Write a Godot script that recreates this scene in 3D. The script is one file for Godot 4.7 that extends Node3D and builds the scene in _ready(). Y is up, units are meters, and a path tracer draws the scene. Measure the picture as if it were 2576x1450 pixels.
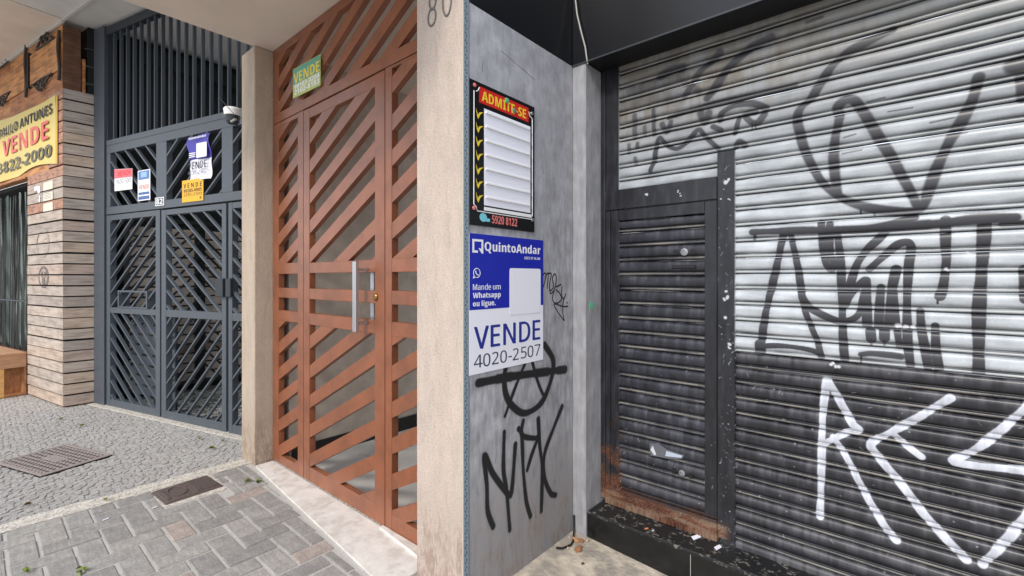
extends Node3D

var rng := RandomNumberGenerator.new()
var taken := {}
var uvf = null
var uvo := Vector2.ZERO
var M := {}
var mk := PackedByteArray()
var mw := 0
var mh := 0
var msx := 0.0
var msy := 0.0
var mox := 0.0
var moy := 0.0
var font_bold: SystemFont
var font_plain: SystemFont

# ---------- naming and tagging ----------
func numbered(n: String) -> String:
	if not taken.has(n):
		taken[n] = 0
		return n
	taken[n] += 1
	return "%s_%03d" % [n, taken[n]]

func tag(o: Node, label: String, category: String, group := "", kind := "") -> Node:
	if label != "": o.set_meta("label", label)
	if category != "": o.set_meta("category", category)
	if group != "": o.set_meta("group", group)
	if kind != "": o.set_meta("kind", kind)
	return o

func thing(n: String, label: String, category: String, pos := Vector3.ZERO, turn := 0.0, group := "") -> Node3D:
	var o := Node3D.new()
	o.name = numbered(n)
	add_child(o)
	o.position = pos
	o.rotation.y = turn
	tag(o, label, category, group)
	return o

func mesh(n: String, st: SurfaceTool, m: Material, parent: Node = null) -> MeshInstance3D:
	var o := MeshInstance3D.new()
	o.mesh = st.commit()
	o.material_override = null
	o.mesh.surface_set_material(0, m)
	o.name = numbered(n) if parent == null else n
	if parent == null: add_child(o)
	else: parent.add_child(o, true)
	return o

func structure(n: String, st: SurfaceTool, m: Material) -> MeshInstance3D:
	var o := mesh(n, st, m)
	o.set_meta("kind", "structure")
	return o

# ---------- shapes ----------
func mb() -> SurfaceTool:
	var st := SurfaceTool.new()
	st.begin(Mesh.PRIMITIVE_TRIANGLES)
	return st

func uv_of(p: Vector3, n: Vector3) -> Vector2:
	if uvf != null: return uvf.call(p, n)
	var a := n.abs()
	var q: Vector2
	if a.z >= a.x and a.z >= a.y: q = Vector2(p.x, -p.y)
	elif a.x >= a.y: q = Vector2(p.z, -p.y)
	else: q = Vector2(p.x, p.z)
	return q + uvo

func tri(st: SurfaceTool, a: Vector3, b: Vector3, c: Vector3, n: Vector3) -> void:
	var pts := [a, b, c]
	if (b - a).cross(c - a).dot(n) > 0.0: pts = [a, c, b]
	for p in pts:
		st.set_normal(n)
		st.set_uv(uv_of(p, n))
		st.add_vertex(p)

func quad(st: SurfaceTool, a: Vector3, b: Vector3, c: Vector3, d: Vector3, n := Vector3.ZERO) -> void:
	if n == Vector3.ZERO: n = (b - a).cross(d - a).normalized()
	tri(st, a, b, c, n)
	tri(st, a, c, d, n)

func box(st: SurfaceTool, lo: Vector3, hi: Vector3, bev := 0.0) -> void:
	bev = minf(bev, 0.45 * minf(hi.x - lo.x, minf(hi.y - lo.y, hi.z - lo.z)))
	var c := (lo + hi) * 0.5
	var h := (hi - lo) * 0.5
	for ax in 3:
		var b1 := (ax + 1) % 3
		var b2 := (ax + 2) % 3
		for s in [-1.0, 1.0]:
			var n := Vector3.ZERO
			n[ax] = s
			var p := []
			for k in [[-1, -1], [1, -1], [1, 1], [-1, 1]]:
				var v := Vector3.ZERO
				v[ax] = s * h[ax]
				v[b1] = k[0] * (h[b1] - bev)
				v[b2] = k[1] * (h[b2] - bev)
				p.append(c + v)
			quad(st, p[0], p[1], p[2], p[3], n)
	if bev <= 0.0: return
	for ax in 3:
		var b1 := (ax + 1) % 3
		var b2 := (ax + 2) % 3
		for s1 in [-1.0, 1.0]:
			for s2 in [-1.0, 1.0]:
				var n := Vector3.ZERO
				n[b1] = s1
				n[b2] = s2
				var p := []
				for k in [[-1, 0], [1, 0], [1, 1], [-1, 1]]:
					var v := Vector3.ZERO
					v[ax] = k[0] * (h[ax] - bev)
					v[b1] = s1 * (h[b1] - (bev if k[1] == 0 else 0.0))
					v[b2] = s2 * (h[b2] - (0.0 if k[1] == 0 else bev))
					p.append(c + v)
				quad(st, p[0], p[1], p[2], p[3], n.normalized())
	for sx in [-1.0, 1.0]:
		for sy in [-1.0, 1.0]:
			for sz in [-1.0, 1.0]:
				var s := Vector3(sx, sy, sz)
				tri(st, c + s * Vector3(h.x, h.y - bev, h.z - bev), c + s * Vector3(h.x - bev, h.y, h.z - bev), c + s * Vector3(h.x - bev, h.y - bev, h.z), s.normalized())

func prism(st: SurfaceTool, poly: PackedVector2Array, z0: float, z1: float) -> void:   # outline in x, y; extruded along z
	var idx := Geometry2D.triangulate_polygon(poly)
	for i in range(0, idx.size(), 3):
		for z in [z0, z1]:
			tri(st, Vector3(poly[idx[i]].x, poly[idx[i]].y, z), Vector3(poly[idx[i + 1]].x, poly[idx[i + 1]].y, z), Vector3(poly[idx[i + 2]].x, poly[idx[i + 2]].y, z), Vector3(0, 0, 1 if z == maxf(z0, z1) else -1))
	var ccw := not Geometry2D.is_polygon_clockwise(poly)
	for i in poly.size():
		var a := poly[i]
		var b := poly[(i + 1) % poly.size()]
		var e := (b - a).normalized()
		var n := Vector3(e.y, -e.x, 0)
		if not _ccw_math(poly): n = -n
		quad(st, Vector3(a.x, a.y, z0), Vector3(b.x, b.y, z0), Vector3(b.x, b.y, z1), Vector3(a.x, a.y, z1), n)

func _ccw_math(poly: PackedVector2Array) -> bool:
	var s := 0.0
	for i in poly.size():
		s += poly[i].cross(poly[(i + 1) % poly.size()])
	return s > 0.0

func slab(st: SurfaceTool, poly: PackedVector2Array, y0: float, y1: float) -> void:   # outline in x, z; extruded upward
	var idx := Geometry2D.triangulate_polygon(poly)
	for i in range(0, idx.size(), 3):
		for y in [y0, y1]:
			tri(st, Vector3(poly[idx[i]].x, y, poly[idx[i]].y), Vector3(poly[idx[i + 1]].x, y, poly[idx[i + 1]].y), Vector3(poly[idx[i + 2]].x, y, poly[idx[i + 2]].y), Vector3(0, 1 if y == maxf(y0, y1) else -1, 0))
	var pos := _ccw_math(poly)
	for i in poly.size():
		var a := poly[i]
		var b := poly[(i + 1) % poly.size()]
		var e := (b - a).normalized()
		var n := Vector3(e.y, 0, -e.x)
		if not pos: n = -n
		quad(st, Vector3(a.x, y0, a.y), Vector3(b.x, y0, b.y), Vector3(b.x, y1, b.y), Vector3(a.x, y1, a.y), n)

func tube(st: SurfaceTool, pts: Array, r: float, sides := 8) -> void:
	var rings := []
	for i in pts.size():
		var p: Vector3 = pts[i]
		var d: Vector3 = (pts[mini(i + 1, pts.size() - 1)] - pts[maxi(i - 1, 0)]).normalized()
		var u := d.cross(Vector3.UP if absf(d.y) < 0.9 else Vector3.RIGHT).normalized()
		var v := d.cross(u)
		var ring := []
		for k in sides:
			var t := TAU * k / sides
			ring.append([p + (u * cos(t) + v * sin(t)) * r, u * cos(t) + v * sin(t)])
		rings.append(ring)
	for i in rings.size() - 1:
		for k in sides:
			var a = rings[i][k]
			var b = rings[i][(k + 1) % sides]
			var c = rings[i + 1][(k + 1) % sides]
			var d2 = rings[i + 1][k]
			smooth_quad(st, [a, b, c, d2])
	for e in [0, rings.size() - 1]:
		var n: Vector3 = (pts[0] - pts[1]).normalized() if e == 0 else (pts[-1] - pts[-2]).normalized()
		for k in range(1, sides - 1):
			tri(st, rings[e][0][0], rings[e][k][0], rings[e][k + 1][0], n)

func smooth_quad(st: SurfaceTool, q: Array) -> void:   # corners as [point, normal]
	for t in [[0, 1, 2], [0, 2, 3]]:
		var o: Array = t
		var a: Vector3 = q[t[0]][0]
		var b: Vector3 = q[t[1]][0]
		var c: Vector3 = q[t[2]][0]
		var n: Vector3 = q[t[0]][1] + q[t[1]][1] + q[t[2]][1]
		if (b - a).cross(c - a).dot(n) > 0.0: o = [t[0], t[2], t[1]]
		for i in o:
			st.set_normal(q[i][1])
			st.set_uv(uv_of(q[i][0], q[i][1]))
			st.add_vertex(q[i][0])

func lathe(st: SurfaceTool, at: Vector3, axis: Vector3, prof: Array, sides := 20) -> void:   # prof: [distance along axis, radius]
	var u := axis.cross(Vector3.UP if absf(axis.y) < 0.9 else Vector3.RIGHT).normalized()
	var v := axis.cross(u).normalized()
	for i in prof.size() - 1:
		var a: Vector2 = prof[i]
		var b: Vector2 = prof[i + 1]
		for k in sides:
			var q := []
			for w in [[a, k], [a, k + 1], [b, k + 1], [b, k]]:
				var t: float = TAU * w[1] / sides
				var r := u * cos(t) + v * sin(t)
				var s := (b - a).normalized()
				q.append([at + axis * w[0].x + r * w[0].y, (r * s.x - axis * s.y).normalized()])
			smooth_quad(st, q)

func rect(x0: float, y0: float, x1: float, y1: float) -> PackedVector2Array:
	return PackedVector2Array([Vector2(x0, y0), Vector2(x1, y0), Vector2(x1, y1), Vector2(x0, y1)])

func poly_of(a: Array) -> PackedVector2Array:
	var p := PackedVector2Array()
	for i in range(0, a.size(), 2): p.append(Vector2(a[i], a[i + 1]))
	return p

func circle(c: Vector2, r: float, n := 20, sy := 1.0) -> PackedVector2Array:
	var p := PackedVector2Array()
	for k in n: p.append(c + Vector2(cos(TAU * k / n) * r, sin(TAU * k / n) * r * sy))
	return p

func one_box(n: String, lo: Vector3, hi: Vector3, m: Material, parent: Node = null, bev := 0.0) -> MeshInstance3D:
	uvo = Vector2(rng.randf() * 3.0, rng.randf() * 3.0)
	var st := mb()
	box(st, lo, hi, bev)
	return mesh(n, st, m, parent)

func one_prism(n: String, poly: PackedVector2Array, z0: float, z1: float, m: Material, parent: Node = null) -> MeshInstance3D:
	uvo = Vector2(rng.randf() * 3.0, rng.randf() * 3.0)
	var st := mb()
	prism(st, poly, z0, z1)
	return mesh(n, st, m, parent)

func one_slab(n: String, poly: PackedVector2Array, y0: float, y1: float, m: Material, parent: Node = null) -> MeshInstance3D:
	uvo = Vector2(rng.randf() * 3.0, rng.randf() * 3.0)
	var st := mb()
	slab(st, poly, y0, y1)
	return mesh(n, st, m, parent)

func text(parent: Node, s: String, u0: float, y0: float, u1: float, y1: float, z: float, m: Material, bold := true, n := "lettering") -> MeshInstance3D:
	var t := TextMesh.new()
	t.text = s
	t.font = font_bold if bold else font_plain
	t.font_size = 48
	t.pixel_size = 0.01
	t.depth = 0.05
	t.curve_step = 2.0
	t.material = m
	var b := t.get_aabb()
	var o := MeshInstance3D.new()
	o.mesh = t
	o.name = "lettering"
	parent.add_child(o, true)
	var k := Vector3((u1 - u0) / b.size.x, (y1 - y0) / b.size.y, 0.012)
	o.scale = k
	o.position = Vector3(u0 - b.position.x * k.x, y0 - b.position.y * k.y, z)
	return o

# ---------- materials ----------
func mat(c: Color, rough := 0.8, metal := 0.0) -> StandardMaterial3D:
	var m := StandardMaterial3D.new()
	m.albedo_color = c
	m.roughness = rough
	m.metallic = metal
	return m

func rgb(r: float, g: float, b: float) -> Color:
	return Color(r / 255.0, g / 255.0, b / 255.0)

func noise_image(w: int, h: int, freq: float, octaves: int, sd: int, stretch := 1.0) -> Image:
	var n := FastNoiseLite.new()
	n.seed = sd
	n.noise_type = FastNoiseLite.TYPE_SIMPLEX_SMOOTH
	n.frequency = freq
	n.fractal_octaves = octaves
	n.fractal_gain = 0.55
	if stretch == 1.0:
		return n.get_seamless_image(w, h)
	var im := n.get_seamless_image(w, maxi(8, int(h / stretch)) if stretch > 1.0 else h) if stretch > 1.0 else n.get_seamless_image(maxi(8, int(w * stretch)), h)
	im.resize(w, h, Image.INTERPOLATE_CUBIC)
	return im

func tinted(size: int, base: Color, spread: float, layers: Array, tint := Color(0, 0, 0, 0)) -> Image:
	# layers: [noise image, weight]; a base colour made lighter and darker by sums of noise, the darkest spots drawn to tint
	var data := PackedByteArray()
	data.resize(size * size * 3)
	var ims := []
	for l in layers: ims.append([(l[0] as Image).get_data(), l[1]])
	for i in size * size:
		var v := 0.0
		for l in ims: v += (l[0][i] / 255.0 - 0.5) * l[1]
		var k := 1.0 + v * spread
		var c := base * k
		if tint.a > 0.0:
			var t := clampf((-0.06 - v) * 3.5, 0.0, 1.0) * tint.a
			c = c.lerp(tint, t)
		data[i * 3] = int(clampf(c.r, 0, 1) * 255.0)
		data[i * 3 + 1] = int(clampf(c.g, 0, 1) * 255.0)
		data[i * 3 + 2] = int(clampf(c.b, 0, 1) * 255.0)
	return Image.create_from_data(size, size, false, Image.FORMAT_RGB8, data)

func surfaced(im: Image, metres: Vector2, rough: float, bump: Image = null, height := 0.0) -> StandardMaterial3D:
	var m := StandardMaterial3D.new()
	m.albedo_texture = ImageTexture.create_from_image(im)
	m.uv1_scale = Vector3(1.0 / metres.x, 1.0 / metres.y, 1)
	m.roughness = rough
	if bump:
		m.heightmap_enabled = true
		m.heightmap_texture = ImageTexture.create_from_image(bump)
		m.heightmap_scale = height
	return m

# ---------- paint strokes ----------
func mask_new(w: int, h: int, x0: float, ytop: float, sx: float, sy: float) -> void:   # all in mm; pixels per mm
	mk = PackedByteArray()
	mk.resize(w * h)
	mw = w
	mh = h
	mox = x0
	moy = ytop
	msx = sx
	msy = sy

func spray(raw: Array, w: float, a: float, soft: float) -> void:   # points in mm, w in metres; a smooth line through the points with a faint mist round it
	var pts := []
	var n := raw.size() / 2
	for i in n - 1:
		var p0 := Vector2(raw[maxi(i - 1, 0) * 2], raw[maxi(i - 1, 0) * 2 + 1])
		var p1 := Vector2(raw[i * 2], raw[i * 2 + 1])
		var p2 := Vector2(raw[i * 2 + 2], raw[i * 2 + 3])
		var p3 := Vector2(raw[mini(i + 2, n - 1) * 2], raw[mini(i + 2, n - 1) * 2 + 1])
		var steps := 5 if n > 2 else 1
		for k in steps:
			var t := float(k) / steps
			var l := p1.distance_to(p2)
			var m1 := (p2 - p0) * 0.5
			var m2 := (p3 - p1) * 0.5
			m1 = m1.limit_length(l)
			m2 = m2.limit_length(l)
			var q := p1 * (2.0 * t * t * t - 3.0 * t * t + 1.0) + m1 * (t * t * t - 2.0 * t * t + t) + p2 * (3.0 * t * t - 2.0 * t * t * t) + m2 * (t * t * t - t * t)
			pts.append(q.x)
			pts.append(q.y)
	pts.append(raw[n * 2 - 2])
	pts.append(raw[n * 2 - 1])
	if w > 0.015: stroke(pts, w * 1.25, a * 0.16, 0.9)
	stroke(pts, w, a, soft)

func stroke(pts: Array, w: float, a: float, soft: float) -> void:
	var r0 := w * 500.0
	for i in range(0, pts.size() - 3, 2):
		var r := r0 * (1.0 + (0.13 * sin(pts[i] * 0.031 + pts[i + 1] * 0.023 + w * 700.0) if pts.size() > 4 else 0.0))
		var R := r * (1.0 + soft) + 1.0
		var p := Vector2(pts[i], pts[i + 1])
		var q := Vector2(pts[i + 2], pts[i + 3])
		var x0 := maxi(0, int((minf(p.x, q.x) - R - mox) * msx))
		var x1 := mini(mw - 1, int((maxf(p.x, q.x) + R - mox) * msx) + 1)
		var y0 := maxi(0, int((moy - maxf(p.y, q.y) - R) * msy))
		var y1 := mini(mh - 1, int((moy - minf(p.y, q.y) + R) * msy) + 1)
		var d := q - p
		var dd := maxf(d.length_squared(), 0.001)
		for y in range(y0, y1 + 1):
			for x in range(x0, x1 + 1):
				var c := Vector2(mox + (x + 0.5) / msx, moy - (y + 0.5) / msy) - p
				var t := clampf(c.dot(d) / dd, 0.0, 1.0)
				var e := (c - d * t).length()
				if e < R:
					var v := int(255.0 * a * (1.0 - smoothstep(r * (1.0 - soft), R, e)))
					var k := y * mw + x
					if v > mk[k]: mk[k] = v

func blob(x: float, y: float, w: float, a := 0.9) -> void:
	spray([x, y, x + 1, y], w, a, 0.35)

func _ready() -> void:
	rng.seed = 4711
	font_bold = SystemFont.new()
	font_bold.font_names = PackedStringArray(["Droid Sans"])
	font_bold.font_weight = 700
	font_plain = SystemFont.new()
	font_plain.font_names = PackedStringArray(["Droid Sans"])
	# camera, sky, sun, exposure
	var cam := Camera3D.new()
	cam.name = "camera"
	add_child(cam)
	cam.position = Vector3(1.333, 1.3, 1.266)
	cam.rotation.y = atan2(0.652, 0.758)
	cam.projection = Camera3D.PROJECTION_FRUSTUM
	cam.near = 0.05
	cam.far = 400.0
	cam.size = 0.05 * 1450.0 / 1165.0
	cam.frustum_offset = Vector2(0, -0.05 * 25.0 / 1165.0)
	cam.current = true
	var we := WorldEnvironment.new()
	we.name = "world_environment"
	var env := Environment.new()
	env.background_mode = Environment.BG_SKY
	var sm := ProceduralSkyMaterial.new()
	sm.sky_top_color = Color(0.86, 0.9, 0.96)
	sm.sky_horizon_color = Color(0.93, 0.94, 0.95)
	sm.sky_curve = 0.2
	sm.ground_bottom_color = Color(0.4, 0.4, 0.4)
	sm.ground_horizon_color = Color(0.6, 0.6, 0.6)
	sm.sun_angle_max = 1.0
	env.sky = Sky.new()
	env.sky.sky_material = sm
	env.tonemap_mode = Environment.TONE_MAPPER_LINEAR
	env.tonemap_exposure = EXPOSURE
	env.sdfgi_enabled = true
	env.ssao_enabled = true
	env.ssil_enabled = true
	we.environment = env
	add_child(we)
	var sun := DirectionalLight3D.new()
	sun.name = "sun"
	sun.light_energy = 0.45
	sun.light_color = Color(1.0, 0.97, 0.93)
	sun.light_angular_distance = 14.0
	sun.shadow_enabled = true
	add_child(sun)
	sun.look_at_from_position(Vector3(1.2, 4.6, 5.5), Vector3.ZERO)
	make_materials()
	build_ground()
	build_entrance()
	build_shop()
	build_shutter()
	build_dark_gate()
	build_wood_front()
	build_signs()
	build_litter()

const EXPOSURE := 1.8

func make_materials() -> void:
	var fine := noise_image(256, 256, 0.09, 4, 1)
	var mid := noise_image(256, 256, 0.03, 4, 2)
	var big := noise_image(256, 256, 0.012, 3, 3)
	var vert := noise_image(256, 256, 0.08, 3, 4, 7.0)
	var vfine := noise_image(256, 256, 0.16, 3, 7, 4.0)
	var horiz := noise_image(256, 256, 0.06, 4, 5, 0.12)
	var grit := noise_image(256, 256, 0.25, 2, 6)
	M.beige = pillar_maps()
	M.soffit = surfaced(tinted(256, rgb(226, 212, 198), 0.05, [[big, 1.2], [fine, 0.2]]), Vector2(1.6, 1.6), 0.85)
	M.soffit_grey = surfaced(tinted(256, rgb(218, 214, 208), 0.05, [[big, 1.2], [fine, 0.2]]), Vector2(1.6, 1.6), 0.85)
	M.white_trim = mat(rgb(205, 200, 190), 0.7)
	M.orange = surfaced(tinted(256, rgb(137, 83, 57), 0.15, [[mid, 0.5], [big, 0.9], [fine, 0.35]], Color(0.42, 0.28, 0.22, 0.2)), Vector2(0.9, 0.9), 0.3, fine, 0.03)
	M.brown_wall = surfaced(tinted(256, rgb(200, 190, 178), 0.14, [[mid, 0.7], [big, 0.9], [fine, 0.3]]), Vector2(1.1, 1.1), 0.6)
	M.black_base = mat(rgb(28, 26, 26), 0.4)
	M.light_tile = surfaced(tinted(256, rgb(206, 204, 200), 0.07, [[big, 1.0], [mid, 0.5]]), Vector2(0.9, 0.9), 0.25)
	M.marble = surfaced(tinted(256, rgb(219, 215, 209), 0.1, [[mid, 0.7], [big, 0.9], [fine, 0.35]], Color(0.62, 0.56, 0.48, 0.14)), Vector2(0.7, 0.7), 0.45, fine, 0.06)
	var i := 0
	for c in [rgb(154, 151, 147), rgb(149, 146, 142), rgb(160, 156, 151), rgb(166, 154, 146), rgb(143, 140, 137)]:
		M["paver%d" % i] = surfaced(tinted(256, c, 0.3, [[fine, 0.8], [grit, 0.8], [horiz, 0.45], [big, 0.5]]), Vector2(0.32, 0.32), 0.95, grit, 0.35)
		i += 1
	M.sand_joint = surfaced(tinted(256, rgb(186, 183, 178), 0.25, [[fine, 0.7], [grit, 0.6]]), Vector2(0.3, 0.3), 0.97, grit, 0.3)
	M.mortar = surfaced(tinted(256, rgb(198, 192, 182), 0.25, [[fine, 0.6], [mid, 0.6], [grit, 0.5]], Color(0.5, 0.47, 0.42, 0.4)), Vector2(0.5, 0.5), 0.95, fine, 0.6)
	M.mosaic_bed = surfaced(tinted(256, rgb(176, 172, 167), 0.3, [[fine, 0.7], [grit, 0.6]]), Vector2(0.3, 0.3), 0.97)
	M.stone = surfaced(tinted(256, rgb(200, 197, 194), 0.24, [[fine, 0.8], [grit, 0.7]]), Vector2(0.12, 0.12), 0.9, fine, 0.3)
	M.stone.vertex_color_use_as_albedo = true
	M.grey_plain = surfaced(tinted(256, rgb(154, 154, 158), 0.2, [[vert, 0.7], [mid, 0.6], [big, 0.8], [fine, 0.2]]), Vector2(0.5, 0.9), 0.75)
	M.sandy = surfaced(tinted(256, rgb(180, 169, 154), 0.34, [[mid, 0.8], [big, 1.1], [grit, 0.3], [fine, 0.3]], Color(0.6, 0.57, 0.54, 0.5)), Vector2(0.8, 0.8), 0.96, fine, 0.3)
	M.bounce_street = surfaced(tinted(256, rgb(158, 156, 152), 0.2, [[grit, 0.8], [mid, 0.5]]), Vector2(0.8, 0.8), 0.95)  # unseen street kept pale so it bounces light up to the soffits
	M.iron_cover = surfaced(tinted(256, rgb(150, 139, 135), 0.2, [[fine, 0.7], [mid, 0.7]], Color(0.4, 0.33, 0.31, 0.3)), Vector2(0.3, 0.3), 0.75)
	M.iron_dark = surfaced(tinted(256, rgb(92, 80, 76), 0.3, [[fine, 0.7], [mid, 0.7]], Color(0.3, 0.2, 0.17, 0.4)), Vector2(0.25, 0.25), 0.8)
	M.hole = mat(rgb(38, 34, 32), 0.95)
	M.slate = surfaced(tinted(256, rgb(77, 83, 91), 0.14, [[mid, 0.6], [big, 0.6], [fine, 0.3]], Color(0.55, 0.57, 0.6, 0.12)), Vector2(0.6, 0.6), 0.45, fine, 0.03)
	M.slate_shaded = mat(rgb(62, 69, 77), 0.45)  # slate darkened so the colour carries the shade on the upright bars
	M.slate_dark = mat(rgb(44, 50, 56), 0.5)
	M.fitting = mat(rgb(58, 48, 41), 0.6)
	M.black_iron = mat(rgb(24, 25, 27), 0.55)
	M.navy = surfaced(tinted(256, rgb(10, 12, 18), 0.3, [[big, 1.0], [mid, 0.4]]), Vector2(1.4, 1.4), 0.28)
	M.black_soffit = mat(rgb(15, 15, 17), 0.6)
	M.bead = surfaced(tinted(256, rgb(92, 106, 116), 0.3, [[fine, 0.7], [vert, 0.7]]), Vector2(0.2, 0.2), 0.5, fine, 0.1)
	M.granite = surfaced(tinted(256, rgb(24, 25, 27), 0.5, [[fine, 0.7], [mid, 0.6]]), Vector2(0.4, 0.4), 0.22)
	M.granite_dirty = dirty_granite(mid, fine, grit)
	var planks := [rgb(184, 169, 156), rgb(176, 163, 152), rgb(170, 159, 151), rgb(186, 166, 149), rgb(164, 151, 142), rgb(178, 159, 146)]
	i = 0
	for c in planks:
		M["plank%d" % i] = surfaced(tinted(256, c, 0.16, [[horiz, 0.8], [fine, 0.25], [big, 0.8]], Color(0.42, 0.35, 0.31, 0.2)), Vector2(0.9, 0.3), 0.85, horiz, 0.12)
		i += 1
	M.front_board = surfaced(tinted(256, rgb(172, 132, 112), 0.2, [[horiz, 0.9], [fine, 0.25], [big, 0.9]], Color(0.5, 0.32, 0.26, 0.4)), Vector2(0.5, 0.35), 0.85, horiz, 0.12)
	i = 0
	for c in [rgb(184, 124, 75), rgb(170, 111, 67), rgb(192, 134, 82)]:
		M["fascia%d" % i] = surfaced(tinted(256, c, 0.24, [[horiz, 0.9], [fine, 0.2], [big, 1.0]], Color(0.4, 0.22, 0.12, 0.25)), Vector2(1.3, 0.4), 0.7, horiz, 0.1)
		i += 1
	M.fascia_dark = surfaced(tinted(256, rgb(104, 72, 52), 0.4, [[horiz, 0.8], [big, 0.8]]), Vector2(0.6, 0.4), 0.8)
	M.tan_plank = surfaced(tinted(256, rgb(232, 216, 200), 0.2, [[horiz, 0.9], [big, 0.8]]), Vector2(0.6, 0.3), 0.85)
	M.bench_top = surfaced(tinted(256, rgb(186, 142, 108), 0.2, [[horiz, 0.8], [big, 0.5]]), Vector2(0.6, 0.3), 0.75)
	M.bench_leg = surfaced(tinted(256, rgb(222, 172, 104), 0.2, [[horiz, 0.8], [big, 0.5]]), Vector2(0.6, 0.3), 0.75)
	M.bench_inside = surfaced(tinted(256, rgb(168, 118, 80), 0.35, [[vert, 0.9], [big, 0.6]]), Vector2(0.5, 0.4), 0.85)
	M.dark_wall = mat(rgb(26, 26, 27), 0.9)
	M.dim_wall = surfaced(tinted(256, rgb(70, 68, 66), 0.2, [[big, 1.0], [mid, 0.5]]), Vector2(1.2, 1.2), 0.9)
	M.passage_floor = passage_floor()
	M.foil = mat(rgb(120, 128, 118), 0.22, 0.85)
	M.foil_dark = mat(rgb(70, 84, 74), 0.3, 0.7)
	M.grey_paint = mat(rgb(110, 105, 102), 0.8)
	M.white = mat(rgb(238, 238, 240), 0.5)
	M.paper = mat(rgb(236, 236, 246), 0.55)
	M.ink = mat(rgb(26, 26, 30), 0.6)
	M.grey_ink = mat(rgb(112, 112, 126), 0.6)
	M.steel = mat(rgb(186, 188, 192), 0.3, 0.8)
	M.worn_steel = mat(rgb(150, 152, 156), 0.5, 0.6)
	M.brass = mat(rgb(150, 120, 70), 0.35, 0.8)
	M.blue = mat(rgb(24, 38, 168), 0.4)
	M.navy_ink = mat(rgb(34, 46, 140), 0.5)
	M.red = mat(rgb(206, 38, 34), 0.4)
	M.yellow = mat(rgb(238, 208, 52), 0.45)
	M.black_panel = mat(rgb(14, 14, 18), 0.35)
	M.pale_red = mat(rgb(222, 120, 116), 0.5)
	M.leaf = mat(rgb(126, 142, 66), 0.7)
	M.leaf.backlight_enabled = true
	M.leaf.backlight = Color(0.1, 0.16, 0.03)
	M.leaf_dry = mat(rgb(120, 104, 62), 0.75)
	M.cable_black = mat(rgb(22, 22, 24), 0.6)
	M.cable_pale = mat(rgb(168, 166, 160), 0.6)

func pillar_maps() -> StandardMaterial3D:
	# scratched textured paint, grimy towards the foot, with old stains and a few chips
	var n1 := noise_image(256, 256, 0.16, 3, 61, 4.0).get_data()
	var n2 := noise_image(256, 256, 0.02, 4, 62).get_data()
	var n3 := noise_image(256, 256, 0.22, 2, 63).get_data()
	var n4 := noise_image(256, 256, 0.05, 4, 64, 5.0).get_data()
	var W := 256
	var H := 1280
	var out := PackedByteArray()
	out.resize(W * H * 3)
	var hgt := PackedByteArray()
	hgt.resize(W * H)
	for y in H:
		var ym := 3.0 - y * 3.1 / H
		var foot := smoothstep(0.5, 0.0, ym)
		for x in W:
			var k := (y % 256) * 256 + x
			var a := n1[k] / 255.0 - 0.5
			var b := n2[((y / 3) % 256) * 256 + x] / 255.0 - 0.5
			var c := n3[k] / 255.0 - 0.5
			var d := n4[((y / 2) % 256) * 256 + x] / 255.0 - 0.5
			var g := 1.0 + a * 0.05 + b * 0.09 + c * 0.2
			var col := Vector3(189, 174, 163) * g
			col = col.lerp(Vector3(134, 112, 100), clampf(foot * (0.35 + a * 1.3 + b * 1.2), 0.0, 0.6))
			col = col.lerp(Vector3(150, 132, 112), clampf((d - 0.2) * 1.6, 0.0, 0.22))
			if c > 0.27: col *= 0.84
			var i := (y * W + x) * 3
			out[i] = int(clampf(col.x, 0, 255))
			out[i + 1] = int(clampf(col.y, 0, 255))
			out[i + 2] = int(clampf(col.z, 0, 255))
			hgt[y * W + x] = int(clampf(128.0 + a * 90.0 + c * 120.0, 0, 255))
	return surfaced(Image.create_from_data(W, H, false, Image.FORMAT_RGB8, out), Vector2.ONE, 0.92, Image.create_from_data(W, H, false, Image.FORMAT_L8, hgt), 0.3)

func passage_floor() -> StandardMaterial3D:
	# dark and pale stone chips laid loosely, flat print on the passage floor
	var n := FastNoiseLite.new()
	n.noise_type = FastNoiseLite.TYPE_CELLULAR
	n.cellular_return_type = FastNoiseLite.RETURN_CELL_VALUE
	n.frequency = 0.16
	n.seed = 12
	var a := n.get_seamless_image(256, 256)
	var d := a.get_data()
	var out := PackedByteArray()
	out.resize(256 * 256 * 3)
	for i in 256 * 256:
		var v := 36 if d[i] < 110 else (150 if d[i] < 200 else 176)
		out[i * 3] = v
		out[i * 3 + 1] = v
		out[i * 3 + 2] = v - 4
	return surfaced(Image.create_from_data(256, 256, false, Image.FORMAT_RGB8, out), Vector2(1.6, 1.6), 0.7)

func dirty_granite(mid: Image, fine: Image, grit: Image) -> StandardMaterial3D:
	var a := mid.get_data()
	var b := fine.get_data()
	var c := grit.get_data()
	var out := PackedByteArray()
	out.resize(256 * 256 * 3)
	for i in 256 * 256:
		var v := a[i] * 0.5 + b[i] * 0.5
		var t := smoothstep(134.0, 178.0, v)
		var k := 0.75 + 0.5 * c[i] / 255.0
		out[i * 3] = int(clampf(lerpf(26.0, 118.0, t) * k, 0, 255))
		out[i * 3 + 1] = int(clampf(lerpf(26.0, 113.0, t) * k, 0, 255))
		out[i * 3 + 2] = int(clampf(lerpf(28.0, 106.0, t) * k, 0, 255))
	return surfaced(Image.create_from_data(256, 256, false, Image.FORMAT_RGB8, out), Vector2(0.55, 0.55), 0.6, fine, 0.25)

# ---------- ground ----------
const STRIP_X := -2.235

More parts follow.
